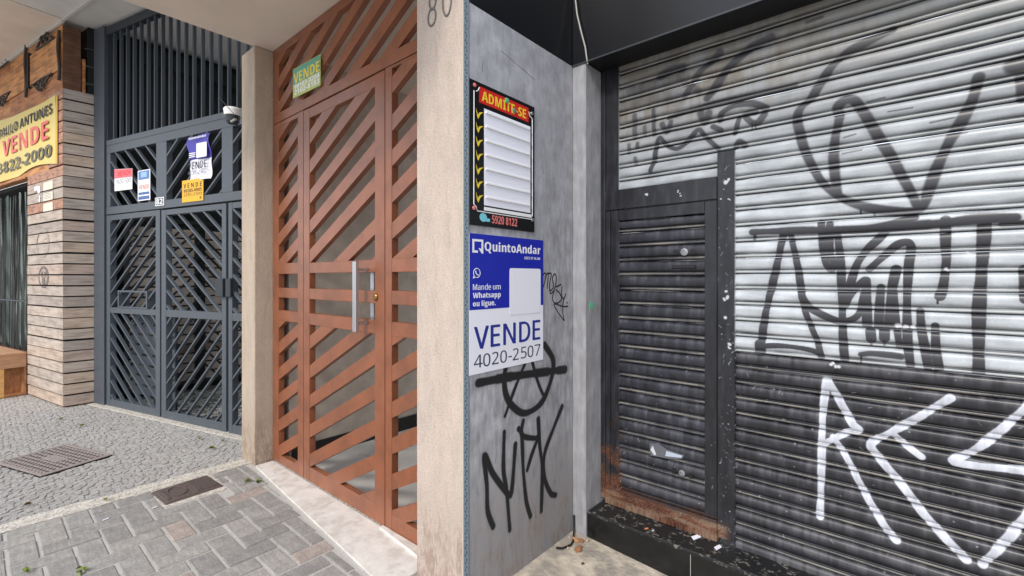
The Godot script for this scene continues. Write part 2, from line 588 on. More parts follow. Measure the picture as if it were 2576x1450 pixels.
func build_ground() -> void:
	var st := mb()
	quad(st, Vector3(-200, -0.14, 200), Vector3(200, -0.14, 200), Vector3(200, -0.14, -200), Vector3(-200, -0.14, -200), Vector3.UP)
	structure("ground", st, M.bounce_street)
	# block paving in front of the entrance
	st = mb()
	slab(st, rect(-2.18, -0.16, 0.3, 2.9), -0.13, -0.0045)
	var pave := structure("pavement", st, M.sand_joint)
	pave.set_meta("label", "grey interlocking block pavement in front of the brown gate")
	var w := 0.108
	for r in range(-2, 27):
		for c in range(-2, 24):
			var m := posmod(c - r, 4)
			var x := -2.172 + c * w
			var z := -0.02 + r * w
			var x1 := x + w
			var z1 := z + w
			if m == 0: x1 = x + 2.0 * w
			elif m == 2: z = z - w
			else: continue
			x = maxf(x, -2.172)
			z = maxf(z, -0.012)
			x1 = minf(x1, 0.26)
			z1 = minf(z1, 2.85)
			if x1 - x < 0.03 or z1 - z < 0.03: continue
			var front := lerpf(0.006, 0.14, clampf((x1 + 2.05) / 1.6, 0.0, 1.15))
			if x1 > -2.04 and z1 < front + 0.03: continue
			if x1 > -2.04 and z < front + 0.016: z = front + 0.016
			if x < -1.86 and x1 > -2.2 and z < 0.56 and z1 > 0.25:   # room for the cover by the strip
				if z < 0.25: z1 = 0.25
				elif z1 > 0.58: z = 0.56
				elif x1 > -1.83: x = -1.86
				else: continue
				if x1 - x < 0.03 or z1 - z < 0.03: continue
			var g := 0.0052
			var y := rng.randf_range(-0.0022, 0.0022)
			var k := rng.randi() % 5
			if k == 3 and not (x > -1.75 and z < 0.7): k = 0
			one_box("paver", Vector3(x + g, -0.05, z + g), Vector3(x1 - g, y + 0.001, z1 - g), M["paver%d" % k], pave, 0.004)
	# rough mosaic pavement on the left
	st = mb()
	slab(st, poly_of([-11.0, 2.9, -2.29, 2.9, -2.29, -0.4, -11.0, 1.9]), -0.13, -0.008)
	var mos := structure("mosaic_pavement", st, M.mosaic_bed)
	mos.set_meta("label", "rough grey small stone mosaic pavement left of the strip")
	var verts := mb()
	var ring := 7
	for k in ring:
		var t0 := TAU * k / ring
		var t1 := TAU * (k + 1) / ring
		var p0 := Vector3(cos(t0), 0, sin(t0))
		var p1 := Vector3(cos(t1), 0, sin(t1))
		var up := Vector3(0, 0.012, 0)
		smooth_quad(verts, [[p0 * 0.5 - up, p0], [p1 * 0.5 - up, p1], [p1 * 0.43 + up * 0.6, (p1 + Vector3.UP).normalized()], [p0 * 0.43 + up * 0.6, (p0 + Vector3.UP).normalized()]])
		tri(verts, p0 * 0.43 + up * 0.6, p1 * 0.43 + up * 0.6, up * 0.85, Vector3.UP)
	var am := verts.commit()
	am.surface_set_material(0, M.stone)
	var where: Array[Transform3D] = []
	var cols: Array[Color] = []
	var pz := 0.0
	var z0 := -0.3
	while z0 < 2.85:
		var xx := -8.2
		while xx < -2.31:
			var x := xx + rng.randf_range(-0.008, 0.008)
			var z := z0 + rng.randf_range(-0.008, 0.008)
			xx += 0.04
			if z < -0.1 - (x + 3.05) * 0.27: continue
			if x > -3.7 and x < -2.95 and z > 0.62 and z < 1.15 and in_cover(x, z): continue
			var b := Basis(Vector3.UP, -0.5 + rng.randf_range(-0.5, 0.5)) * Basis.from_scale(Vector3(rng.randf_range(0.042, 0.062), rng.randf_range(0.22, 0.5), rng.randf_range(0.029, 0.042)))
			where.append(Transform3D(b, Vector3(x, -0.004, z)))
			var g := rng.randf_range(0.86, 1.04)
			cols.append(Color(g, g * rng.randf_range(0.97, 1.0), g * rng.randf_range(0.94, 1.0)))
		z0 += 0.031
	var mm := MultiMesh.new()
	mm.transform_format = MultiMesh.TRANSFORM_3D
	mm.use_colors = true
	mm.mesh = am
	mm.instance_count = where.size()
	for i in where.size():
		mm.set_instance_transform(i, where[i])
		mm.set_instance_color(i, cols[i])
	var mi := MultiMeshInstance3D.new()
	mi.multimesh = mm
	mi.name = "mosaic_stones"
	mi.set_meta("kind", "stuff")
	mos.add_child(mi)
	# pale mortar strip between the two pavings, following the boundary
	st = mb()
	var edge := PackedVector2Array()
	for i in 30: edge.append(Vector2(-2.176 + rng.randf_range(-0.006, 0.008), 0.0 + i * 0.1))
	for i in 30: edge.append(Vector2(-2.30 + rng.randf_range(-0.02, 0.02), 2.9 - i * 0.1))
	slab(st, edge, -0.12, 0.003)
	structure("path_strip", st, M.mortar).set_meta("label", "pale mortar strip between the mosaic and block pavements")
	# mortar patch round the small cover
	st = mb()
	slab(st, poly_of([-2.19, 0.2, -2.03, 0.17, -1.9, 0.2, -1.86, 0.27, -1.865, 0.555, -1.93, 0.575, -2.19, 0.56]), -0.12, -0.001)
	structure("path_patch", st, M.mortar).set_meta("label", "pale mortar patch around the small brown cover")
	# sandy concrete in front of the shutter, falling to the right
	st = mb()
	var hz := -0.746
	quad(st, Vector3(-0.34, 0.002, hz), Vector3(0.03, 0.002, hz), Vector3(0.03, 0.002, 2.9), Vector3(-0.34, 0.002, 2.9), Vector3.UP)
	for i in 10:
		var xa := 0.03 + i * 0.4
		var xb := xa + 0.4
		quad(st, Vector3(xa, 0.002 - 0.055 * (xa - 0.03), hz - 0.1), Vector3(xb, 0.002 - 0.055 * (xb - 0.03), hz - 0.1), Vector3(xb, 0.002 - 0.055 * (xb - 0.03), 2.9), Vector3(xa, 0.002 - 0.055 * (xa - 0.03), 2.9))
	structure("concrete_pavement", st, M.sandy).set_meta("label", "sandy worn concrete pavement before the black step")
	# gate sill of the dark gate
	var covers := thing("drain_cover", "large rusty grey iron grid cover in the mosaic pavement", "drain cover", Vector3(-3.305, 0.004, 0.888), 0.33, "iron covers in the pavement")
	build_grid_cover(covers)
	var small := thing("drain_cover", "small dark brown iron lid sunk beside the block pavers", "drain cover", Vector3(-2.035, 0.002, 0.408), 0.07, "iron covers in the pavement")
	one_box("frame", Vector3(-0.128, -0.02, -0.152), Vector3(0.128, 0.002, 0.152), M.iron_dark, small, 0.004)
	one_box("lid", Vector3(-0.115, -0.01, -0.138), Vector3(0.115, 0.007, 0.138), M.iron_dark, small, 0.003)
	for k in 9:
		one_box("rib", Vector3(-0.1, 0.007, -0.128 + k * 0.0125), Vector3(0.1, 0.012, -0.122 + k * 0.0125), M.iron_dark, small)
	var rim := mb()
	prism_ring(rim, 0.075, 0.045, 0.006, 0.055)
	mesh("emblem", rim, M.iron_dark, small)
	one_box("bar", Vector3(-0.08, 0.007, 0.11), Vector3(0.08, 0.012, 0.128), M.iron_dark, small, 0.002)

func in_cover(x: float, z: float) -> bool:
	var p := (Vector2(x, z) - Vector2(-3.305, 0.888)).rotated(0.33)
	return absf(p.x) < 0.3 and absf(p.y) < 0.205

func prism_ring(st: SurfaceTool, rx: float, rz: float, t: float, zc: float) -> void:
	var pts := []
	for k in 21: pts.append(Vector3(cos(TAU * k / 20.0) * rx, 0.009, zc + sin(TAU * k / 20.0) * rz))
	tube(st, pts, t * 0.5, 5)

func build_grid_cover(o: Node3D) -> void:
	one_box("frame", Vector3(-0.292, -0.03, -0.197), Vector3(0.292, 0.002, 0.197), M.hole, o)
	for s in [-1.0, 1.0]:
		one_box("frame", Vector3(-0.292, 0.0, s * 0.187 - 0.012), Vector3(0.292, 0.008, s * 0.187 + 0.012), M.iron_cover, o, 0.002)
		one_box("frame", Vector3(s * 0.28 - 0.012, 0.0, -0.175), Vector3(s * 0.28 + 0.012, 0.0075, 0.175), M.iron_cover, o, 0.002)
	for k in 14:
		var x := -0.255 + k * 0.0392
		one_box("bar", Vector3(x - 0.0075, 0.001, -0.175), Vector3(x + 0.0075, 0.0065, 0.175), M.iron_cover, o, 0.002)
	for k in 10:
		var z := -0.158 + k * 0.0351
		one_box("bar", Vector3(-0.267, 0.001, z - 0.0065), Vector3(0.267, 0.0055, z + 0.0065), M.iron_cover, o, 0.002)
	one_box("plate", Vector3(-0.09, 0.001, -0.035), Vector3(0.09, 0.0078, 0.035), M.iron_cover, o, 0.002)

# ---------- entrance with the brown gate ----------
func pillar_uv(q: Vector3, n: Vector3) -> Vector2:
	return Vector2((q.x if absf(n.z) > 0.5 else q.z + 0.17) / 0.6 + 0.5, (3.0 - q.y) / 3.1)

func build_entrance() -> void:
	var p := thing("pillar", "beige textured pillar with hand painted number 80 near its top", "pillar", Vector3(-0.161, 0, -0.18), 0.0, "pillars beside the brown gate")
	uvf = pillar_uv
	one_box("shaft", Vector3(-0.149, -0.1, -0.18), Vector3(0.149, 2.914, 0.18), M.beige, p, 0.006)
	uvf = null
	var st := mb()
	var pts := []
	for k in 25:
		var t := TAU * k / 24.0
		pts.append(Vector3(-0.041 + sin(t) * 0.025, 2.405 - cos(t) * 0.036, 0.181))
	tube(st, pts, 0.0045, 6)
	pts = []
	for k in 25:
		var t := TAU * k / 24.0
		pts.append(Vector3(-0.036 + sin(t) * 0.021, 2.471 - cos(t) * 0.034, 0.181))
	tube(st, pts, 0.0045, 6)
	mesh("digit_eight", st, M.grey_paint, p)
	st = mb()
	pts = []
	for k in 25:
		var t := TAU * k / 24.0
		pts.append(Vector3(0.055 + sin(t) * 0.026, 2.438 - cos(t) * 0.062, 0.181))
	tube(st, pts, 0.0045, 6)
	mesh("digit_zero", st, M.grey_paint, p)
	p = thing("pillar", "narrow beige stained pillar between the brown gate and the dark gate", "pillar", Vector3(-2.227, 0, -0.25), 0.0, "pillars beside the brown gate")
	uvf = pillar_uv
	M.beige_old = M.beige.duplicate()
	M.beige_old.albedo_color = rgb(244, 242, 232)
	one_box("shaft", Vector3(-0.117, -0.1, -0.35), Vector3(0.117, 2.914, 0.25), M.beige_old, p, 0.006)
	uvf = null
	p = thing("overhang", "wide smooth beige concrete overhang above the brown gate", "overhang", Vector3(-1.07, 2.915, 0))
	one_box("slab", Vector3(-1.072, 0, -2.4), Vector3(1.085, 0.45, 1.05), M.soffit, p, 0.008)
	# passage behind the gate, unseen far end left open to let sky light in
	p = thing("entrance_hall", "pale floored hall seen through the bars of the brown gate", "hallway", Vector3(-1.2, 0, -0.2))
	one_box("wall", Vector3(-0.91, -0.1, -4.0), Vector3(-0.83, 2.914, -0.001), M.brown_wall, p)
	one_box("skirting", Vector3(-0.83, -0.03, -4.0), Vector3(-0.815, 0.085, -0.02), M.black_base, p, 0.003)
	one_box("wall", Vector3(0.89, -0.1, -4.0), Vector3(1.18, 2.914, -0.17), M.brown_wall, p)
	one_box("floor_bed", Vector3(-0.83, -0.12, -4.0), Vector3(0.89, -0.045, 0.06), M.mortar, p)
	for a in 4:
		for b in 8:
			var x := -0.828 + a * 0.43
			var z := 0.05 - b * 0.5
			one_box("floor_tile", Vector3(x + 0.002, -0.06, z - 0.498), Vector3(x + 0.428, -0.03 + 0.0006 * ((a + b) % 3), z - 0.002), M.light_tile, p, 0.002)
	build_brown_gate()
	# marble threshold, wider towards the right pillar
	p = thing("threshold", "worn white marble threshold along the foot of the brown gate", "threshold", Vector3(-1.2, 0, 0))
	var cuts := [-2.09, -1.825, -1.192, -0.313]
	for k in 3:
		var xa: float = cuts[k] + 0.0015
		var xb: float = cuts[k + 1] - 0.0015
		var fa := lerpf(0.002, 0.135, (xa + 2.05) / 1.6)
		var fb := lerpf(0.002, 0.135, (xb + 2.05) / 1.6)
		uvo = Vector2(k * 0.37, k * 0.21)
		one_slab("marble_slab", poly_of([xa + 1.2, fa, xb + 1.2, fb, xb + 1.2, -0.115, xa + 1.2, -0.115]), -0.1, 0.007, M.marble, p)
	one_slab("marble_strip", poly_of([0.46, -0.098, 0.885, -0.064, 0.885, -0.118, 0.46, -0.118]), 0.0, 0.019, M.marble, p)
	one_slab("gate_bed", poly_of([-0.87, -0.116, 0.885, -0.116, 0.885, -0.19, -0.87, -0.19]), -0.1, 0.001, M.mortar, p)

func bars_in(parent: Node, open: PackedVector2Array, tops: Array, xr: float, slope: float, high: float, z0: float, z1: float, m: Material, n := "bar") -> void:
	for b in tops:
		var s := PackedVector2Array([Vector2(xr - 4.0, b - slope * 4.0 - high), Vector2(xr + 4.0, b + slope * 4.0 - high), Vector2(xr + 4.0, b + slope * 4.0), Vector2(xr - 4.0, b - slope * 4.0)])
		for poly in Geometry2D.intersect_polygons(s, open):
			if poly.size() >= 3: one_prism(n, poly, z0, z1, m, parent)

func series(start: float, step: float, count: int) -> Array:
	var a := []
	for k in count: a.append(start + step * k)
	return a

func frame_of(n: String, outer: Array, openings: Array, z0: float, z1: float, m: Material, parent: Node) -> MeshInstance3D:   # boxes between openings, given as [x0, y0, x1, y1] members
	uvo = Vector2(rng.randf() * 3.0, rng.randf() * 3.0)
	var st := mb()
	for q in outer: box(st, Vector3(q[0], q[1], z0), Vector3(q[2], q[3], z1), 0.002)
	for q in openings: box(st, Vector3(q[0], q[1], z0 + 0.0015), Vector3(q[2], q[3], z1 - 0.0015), 0.002)
	return mesh(n, st, m, parent)

func build_brown_gate() -> void:
	var g := thing("entrance_gate", "tall brown metal gate with wide slanted bars and a steel pull handle", "gate", Vector3(-1.2, 0, -0.12))
	var d := 1.2
	var f := func(q: Array) -> Array: return [q[0] + d, q[1], q[2] + d, q[3]]
	var zb := -0.042
	var o: Material = M.orange
	# fixed side panels
	var left := frame_of("side_panel", [f.call([-2.105, 0.012, -2.012, 2.384]), f.call([-1.716, 0.012, -1.639, 2.384])], [f.call([-2.012, 0.012, -1.716, 0.07]), f.call([-2.012, 1.005, -1.716, 1.077]), f.call([-2.012, 1.165, -1.716, 1.233]), f.call([-2.012, 1.328, -1.716, 1.402]), f.call([-2.012, 2.355, -1.716, 2.384])], zb, 0.0, o, g)
	bars_in(left, rect(-2.012 + d, 0.07, -1.716 + d, 1.005), series(-0.224, 0.18, 8), -2.005 + d, 0.5, 0.083, -0.034, -0.003, o)
	bars_in(left, rect(-2.012 + d, 1.402, -1.716 + d, 2.355), [1.25, 1.424, 1.612, 1.804, 1.989, 2.174, 2.35], -2.01 + d, 0.5, 0.083, -0.034, -0.003, o)
	var right := frame_of("side_panel", [f.call([-0.724, 0.012, -0.668, 2.384]), f.call([-0.37, 0.012, -0.313, 2.384])], [f.call([-0.668, 0.012, -0.37, 0.09]), f.call([-0.668, 1.005, -0.37, 1.077]), f.call([-0.668, 1.165, -0.37, 1.236]), f.call([-0.668, 1.33, -0.37, 1.40]), f.call([-0.668, 2.37, -0.37, 2.384])], zb, 0.0, o, g)
	bars_in(right, rect(-0.668 + d, 0.09, -0.37 + d, 1.005), series(-0.062, 0.184, 7), -0.66 + d, 0.5, 0.083, -0.034, -0.003, o)
	bars_in(right, rect(-0.668 + d, 1.40, -0.37 + d, 2.37), [1.22, 1.403, 1.586, 1.771, 1.957, 2.136, 2.33], -0.66 + d, 0.5, 0.083, -0.034, -0.003, o)
	# transom over the door
	var tr := frame_of("transom", [f.call([-2.105, 2.388, -0.313, 2.453]), f.call([-2.105, 2.86, -0.313, 2.913])], [f.call([-2.105, 2.453, -2.012, 2.86]), f.call([-0.37, 2.453, -0.313, 2.86])], zb, 0.0, o, g)
	var tops := []
	for k in 9: tops.append(2.535 - 0.5 * (-2.0 + 0.345 * (k - 3) + d) )
	bars_in(tr, rect(-2.012 + d, 2.453, -0.37 + d, 2.86), tops, 0.0, 0.5, 0.08, -0.034, -0.003, o)
	# the leaf
	var leaf := frame_of("door_leaf", [f.call([-1.632, 0.012, -1.555, 2.379]), f.call([-0.819, 0.012, -0.731, 2.379])], [f.call([-1.555, 0.012, -0.819, 0.1]), f.call([-1.555, 1.005, -0.819, 1.077]), f.call([-1.555, 1.166, -0.819, 1.234]), f.call([-1.555, 1.331, -0.819, 1.398]), f.call([-1.555, 2.315, -0.819, 2.379])], zb, 0.0, o, g)
	bars_in(leaf, rect(-1.555 + d, 0.1, -0.819 + d, 1.005), series(-0.379, 0.187, 8), -1.56 + d, 0.5, 0.083, -0.034, -0.003, o)
	bars_in(leaf, rect(-1.555 + d, 1.398, -0.819 + d, 2.315), [1.05, 1.25, 1.478, 1.664, 1.853, 2.045, 2.233], -1.555 + d, 0.5, 0.083, -0.034, -0.003, o)
	for z in [0.07, -0.085]:
		var st := mb()
		var x: float = -0.891 + d if z > 0.0 else -0.965 + d
		box(st, Vector3(x - 0.0165, 1.013, z - 0.011), Vector3(x + 0.0165, 1.391, z + 0.011), 0.004)
		for y in [1.345, 1.06]: box(st, Vector3(x - 0.008, y - 0.008, 0.001 if z > 0.0 else z + 0.012), Vector3(x + 0.008, y + 0.008, z - 0.0115 if z > 0.0 else -0.043), 0.002)
		mesh("pull_handle", st, M.steel, leaf)
	var lk := mb()
	lathe(lk, Vector3(-0.807 + d, 1.2, 0.0), Vector3(0, 0, 1), [Vector2(0, 0.019), Vector2(0.008, 0.019), Vector2(0.012, 0.015), Vector2(0.013, 0.008), Vector2(0.01, 0.006), Vector2(0.01, 0.0)], 18)
	mesh("lock", lk, M.brass, leaf)

# ---------- the painted shop bay on the right ----------
func grey_paint_maps() -> StandardMaterial3D:
	var W := 512
	var H := 1600
	mask_new(W, H, -12.0, 2500.0, 0.625, 0.64)
	spray([220, 925, 210, 866, 220, 803, 257, 748, 332, 697, 412, 694, 485, 723, 542, 795, 568, 860, 561, 914, 497, 983], 0.02928, 0.97, 0.25)
	spray([349, 914, 278, 813, 215, 710], 0.01708, 0.97, 0.25)
	spray([401, 921, 448, 811, 500, 728], 0.01708, 0.97, 0.25)
	spray([53, 879, 257, 872, 669, 841], 0.0366, 0.97, 0.25)
	spray([141, 267, 108, 345, 103, 450, 89, 577, 136, 492, 215, 392, 251, 359, 267, 429, 283, 569], 0.0244, 0.97, 0.25)
	spray([210, 643, 205, 483, 225, 388, 246, 210], 0.02196, 0.97, 0.25)
	spray([305, 633, 327, 607, 338, 441, 360, 292, 389, 213], 0.02196, 0.97, 0.25)
	spray([338, 661, 327, 600, 424, 560, 448, 561, 401, 494, 366, 432], 0.02196, 0.97, 0.25)
	spray([448, 642, 460, 514, 479, 412, 472, 206], 0.0244, 0.97, 0.25)
	spray([642, 660, 574, 575, 497, 466, 497, 354, 548, 261, 588, 239], 0.0244, 0.97, 0.25)
	spray([484, 1312, 499, 1324, 510, 1312, 489, 1260], 0.006, 0.97, 0.25)
	spray([503, 1305, 526, 1322, 518, 1251], 0.006, 0.97, 0.25)
	spray([526, 1322, 551, 1319, 537, 1267, 545, 1225, 577, 1243], 0.006, 0.97, 0.25)
	spray([539, 1253, 545, 1239, 569, 1257, 561, 1301, 581, 1320, 593, 1301, 585, 1261, 561, 1206, 573, 1182, 601, 1177, 629, 1187, 638, 1204, 617, 1228, 593, 1242], 0.006, 0.97, 0.25)
	spray([633, 1268, 593, 1257], 0.007, 0.97, 0.25)
	spray([642, 1256, 638, 1213, 659, 1196, 676, 1222], 0.006, 0.97, 0.25)
	spray([663, 1203, 650, 1165, 650, 1122, 659, 1088, 573, 1171, 650, 1158, 693, 1157], 0.006, 0.97, 0.25)
	spray([686, 1176, 691, 1175], 0.006, 0.97, 0.25)
	spray([190, 2262, 300, 2240, 420, 2215], 0.003, 0.4, 0.3)
	for k in 40:
		var sx := rng.randf_range(20, 760)
		var sy := rng.randf_range(150, 2300)
		spray([sx, sy, sx + rng.randf_range(-14, 14), sy - rng.randf_range(10, 70)], 0.0022, rng.randf_range(0.1, 0.35), 0.4)
	var n1 := noise_image(512, 512, 0.012, 5, 31)
	var n2 := noise_image(512, 512, 0.05, 4, 32, 4.0)
	var n3 := noise_image(512, 512, 0.15, 3, 33)
	var a := n1.get_data()
	var b := n2.get_data()
	var c := n3.get_data()
	var out := PackedByteArray()
	out.resize(W * H * 3)
	for y in H:
		var ym := 2.5 - y / 640.0
		var grime := smoothstep(0.75, 0.0, ym) * 0.55
		var low := smoothstep(2.0, 1.2, ym)
		for x in W:
			var k := (y % 512) * 512 + x
			var v := (a[k] / 255.0 - 0.5) * 0.5 + (b[k] / 255.0 - 0.5) * lerpf(0.2, 0.6, low) + (c[k] / 255.0 - 0.5) * 0.16
			var g := (lerpf(156.0, 154.0, low) + 14.0 * smoothstep(420.0, 0.0, float(x))) * (1.0 + v * 0.42)
			var col := Vector3(g * 0.99, g * 0.99, g * 1.02)
			var t := clampf(grime * (0.6 + v * 2.0), 0.0, 0.8)
			col = col.lerp(Vector3(104, 90, 78), t)
			var s := mk[y * W + x] / 255.0
			col = col.lerp(Vector3(20, 20, 22), s)
			var i := (y * W + x) * 3
			out[i] = int(clampf(col.x, 0, 255))
			out[i + 1] = int(clampf(col.y, 0, 255))
			out[i + 2] = int(clampf(col.z, 0, 255))
	var m := surfaced(Image.create_from_data(W, H, false, Image.FORMAT_RGB8, out), Vector2.ONE, 0.72, n1, 0.25)
	m.texture_repeat = true
	return m

func build_shop() -> void:
	M.grey = grey_paint_maps()

	var p := thing("side_wall", "smooth grey cement wall with black graffiti beside the shutter", "wall", Vector3(0.0, 0, 0))
	uvf = func(q: Vector3, n: Vector3) -> Vector2:
		if absf(n.x) > 0.5: return Vector2((-q.z + 0.012) / 0.8192, (2.5 - q.y) / 2.5)
		return Vector2((q.x + q.y * 0.1) / 0.8192, (2.5 - q.y) / 2.5)
	var st := mb()
	box(st, Vector3(-0.011, -0.15, -0.9), Vector3(0.02, 2.384, -0.002), 0.0)
	mesh("plaster_face", st, M.grey, p)
	uvf = null
	st = mb()
	box(st, Vector3(0.0205, -0.15, -0.96), Vector3(0.098, 2.384, -0.737), 0.003)
	mesh("pilaster", st, M.grey_plain, p)
	st = mb()
	box(st, Vector3(-0.011, -0.15, -0.002), Vector3(0.022, 3.4, 0.003), 0.0008)
	mesh("corner_strip", st, M.bead, p)
	st = mb()
	for k in 170: box(st, Vector3(0.003 + 0.006 * (k % 2), 0.0 + k * 0.0145, 0.0031), Vector3(0.009 + 0.006 * (k % 2), 0.008 + k * 0.0145, 0.0035))
	mesh("perforation", st, M.slate_dark, p).set_meta("kind", "stuff")
	st = mb()
	box(st, Vector3(-0.0095, -0.15, 0.0031), Vector3(-0.0055, 3.4, 0.006), 0.0008)
	mesh("strip_edge", st, M.white_trim, p)
	p = thing("shop_fascia", "glossy navy black painted fascia above the shutter bay", "fascia", Vector3(1.5, 2.384, -0.9))
	one_box("return_panel", Vector3(-1.511, 0.001, -0.0), Vector3(-1.48, 1.1, 0.896), M.navy, p)
	one_box("front_panel", Vector3(-1.4795, 0.0, 0.145), Vector3(1.5, 1.1, 0.165), M.navy, p, 0.002)
	one_box("underside", Vector3(-1.4795, 0.003, -0.12), Vector3(1.5, 0.03, 0.1445), M.black_soffit, p)
	one_box("trim", Vector3(-1.4795, -0.004, 0.1655), Vector3(1.5, 0.004, 0.169), M.slate_dark, p)
	st = mb()
	tube(st, [Vector3(0.03, 3.3, -0.726), Vector3(0.047, 2.72, -0.72), Vector3(0.06, 2.63, -0.717), Vector3(0.083, 2.54, -0.715), Vector3(0.106, 2.45, -0.72), Vector3(0.11, 2.392, -0.729), Vector3(0.108, 2.372, -0.74)], 0.0042, 6)
	tag(mesh("hanging_cable", st, M.cable_pale), "thin grey cable hanging down the navy fascia into the shutter corner", "cable")
	# black granite step
	p = thing("shop_step", "low black granite step under the shutter, dusty on top", "step", Vector3(1.4, 0, -0.82))
	for k in 2:
		var xa: float = [-1.3, -0.783][k]
		var xb: float = [-0.785, 1.4][k]
		one_box("riser", Vector3(xa, -0.25, 0.052), Vector3(xb, 0.1095, 0.073), M.granite, p, 0.002)
	one_box("tread", Vector3(-1.3, 0.11, -0.25), Vector3(1.4, 0.127, 0.075), M.granite_dirty, p, 0.003)
	one_box("joint", Vector3(-0.7852, -0.12, 0.0722), Vector3(-0.7828, 0.109, 0.0738), M.cable_pale, p)
	p = thing("end_wall", "grey wall closing the right end of the shutter bay", "wall", Vector3(2.7, 0, -0.6))
	one_box("shaft", Vector3(-0.1, -0.3, -0.4), Vector3(0.2, 3.4, 0.6), M.beige, p, 0.005)

# ---------- roller shutter ----------
const SX0 := 100.0
const SYT := 2450.0

func shutter_maps() -> StandardMaterial3D:
	var W := 1250
	var H := 1150
	mask_new(W, H, SX0, SYT, 0.5, 0.5)
	spray([421, 2277, 480, 2292, 522, 2285], 0.045, 0.87, 0.5)
	spray([689, 2304, 661, 2278, 603, 2241, 563, 2186, 532, 2153], 0.03, 0.87, 0.5)
	spray([894, 2303, 819, 2286, 753, 2245, 717, 2217, 684, 2173, 637, 2116], 0.035, 0.9, 0.4)
	spray([506, 2243, 598, 2156], 0.03, 0.58, 0.6)
	spray([259, 2234, 532, 2235], 0.05, 0.435, 0.8)
	spray([229, 2197, 512, 2158], 0.06, 0.362, 0.9)
	spray([459, 2067, 563, 2079, 661, 2085, 903, 2080, 982, 2082], 0.02, 0.9, 0.4)
	spray([283, 2117, 283, 2007], 0.025, 0.58, 0.5)
	spray([336, 2051, 336, 2013], 0.02, 0.507, 0.5)
	spray([382, 2122, 384, 2003], 0.0198, 0.7, 0.4)
	spray([253, 1974, 250, 1935], 0.018, 0.5, 0.4)
	spray([298, 1973, 295, 1955], 0.0198, 0.6, 0.3)
	spray([286, 1901, 289, 1873], 0.0198, 0.5, 0.3)
	spray([426, 2042, 448, 2003, 469, 2043], 0.027, 0.7, 0.4)
	spray([608, 2053, 625, 2009, 642, 2045], 0.0315, 0.75, 0.4)
	spray([365, 1828, 387, 1879, 398, 1946, 415, 1980, 448, 1937, 501, 1911, 553, 1943, 598, 1980, 627, 1943, 684, 1878], 0.0216, 0.85, 0.3)
	spray([661, 1981, 694, 1959], 0.0216, 0.8, 0.3)
	spray([692, 2004, 698, 2032, 753, 2053, 823, 2045, 874, 2014], 0.0243, 0.85, 0.3)
	spray([868, 1988, 845, 1961, 819, 1966, 793, 2005, 832, 2008], 0.0243, 0.8, 0.3)
	spray([771, 1996, 753, 1933], 0.0198, 0.8, 0.3)
	spray([821, 1966, 821, 1938], 0.006, 0.9, 0.07)
	spray([834, 1963, 834, 1935], 0.006, 0.9, 0.07)
	spray([758, 1874, 771, 1891, 793, 1872], 0.0225, 0.8, 0.4)
	spray([1284, 2198, 1212, 2180, 1150, 2156, 1104, 2119, 1071, 2072, 1037, 2017, 1002, 1985, 987, 1947, 997, 1886, 1012, 1818, 1042, 1737, 1076, 1669, 1137, 1605, 1212, 1563, 1300, 1539, 1360, 1543, 1383, 1608, 1405, 1686, 1435, 1766, 1463, 1824, 1491, 1896, 1505, 1965], 0.0306, 0.85, 0.3)
	spray([1123, 1617, 1114, 1686, 1109, 1772, 1116, 1856, 1128, 1921, 1121, 1956, 1146, 1978, 1171, 1972, 1191, 1939, 1212, 1896, 1247, 1813, 1280, 1743, 1309, 1669, 1336, 1603, 1352, 1555], 0.0306, 0.85, 0.3)
	spray([1588, 1979, 1622, 1987], 0.054, 0.85, 0.3)
	spray([1600, 1943, 1604, 1868], 0.027, 0.8, 0.3)
	spray([1193, 1565, 1193, 1541], 0.004, 0.9, 0.07)
	spray([1234, 1545, 1234, 1531], 0.006, 0.9, 0.07)
	spray([1272, 1904, 1340, 1903], 0.004, 0.6, 0.4)
	spray([1386, 1839, 1446, 1843], 0.005, 0.6, 0.4)
	spray([1141, 1836, 1177, 1842], 0.005, 0.5, 0.4)
	spray([1137, 1776, 1195, 1780], 0.005, 0.5, 0.4)
	spray([1212, 1956, 1263, 1959], 0.005, 0.5, 0.4)
	spray([1435, 1778, 1477, 1787], 0.004, 0.5, 0.4)
	spray([1022, 2319, 1071, 2322], 0.012, 0.5, 0.6)
	spray([823, 1496, 956, 1493, 1095, 1488, 1202, 1482, 1262, 1492, 1342, 1514], 0.027, 0.9, 0.25)
	spray([1202, 1482, 1420, 1488, 1509, 1496, 1587, 1493], 0.0306, 0.9, 0.25)
	spray([1560, 1475, 1602, 1474], 0.02, 0.85, 0.3)
	spray([833, 1495, 831, 1466], 0.012, 0.9, 0.07)
	spray([941, 1491, 922, 1392, 903, 1291, 883, 1202, 869, 1125, 861, 1057, 855, 989], 0.027, 0.9, 0.07)
	spray([962, 1490, 979, 1403, 994, 1317, 1005, 1223, 1019, 1155, 1041, 1093, 1059, 1040, 1069, 991], 0.0234, 0.9, 0.07)
	spray([853, 1021, 853, 989], 0.0405, 0.9, 0.07)
	spray([851, 1012, 922, 1021, 998, 1019, 1048, 1010, 1069, 995], 0.0198, 0.9, 0.07)
	spray([1069, 1516, 1076, 1408, 1087, 1349, 1104, 1332, 1109, 1365, 1097, 1386, 1097, 1510], 0.0234, 0.9, 0.07)
	spray([1119, 1488, 1131, 1365, 1134, 1259, 1137, 1141, 1139, 1064, 1144, 991], 0.0252, 0.9, 0.07)
	spray([1005, 1223, 1027, 1185, 1069, 1158, 1124, 1134, 1164, 1142, 1189, 1168, 1199, 1212, 1209, 1260, 1209, 1292], 0.0243, 0.9, 0.07)
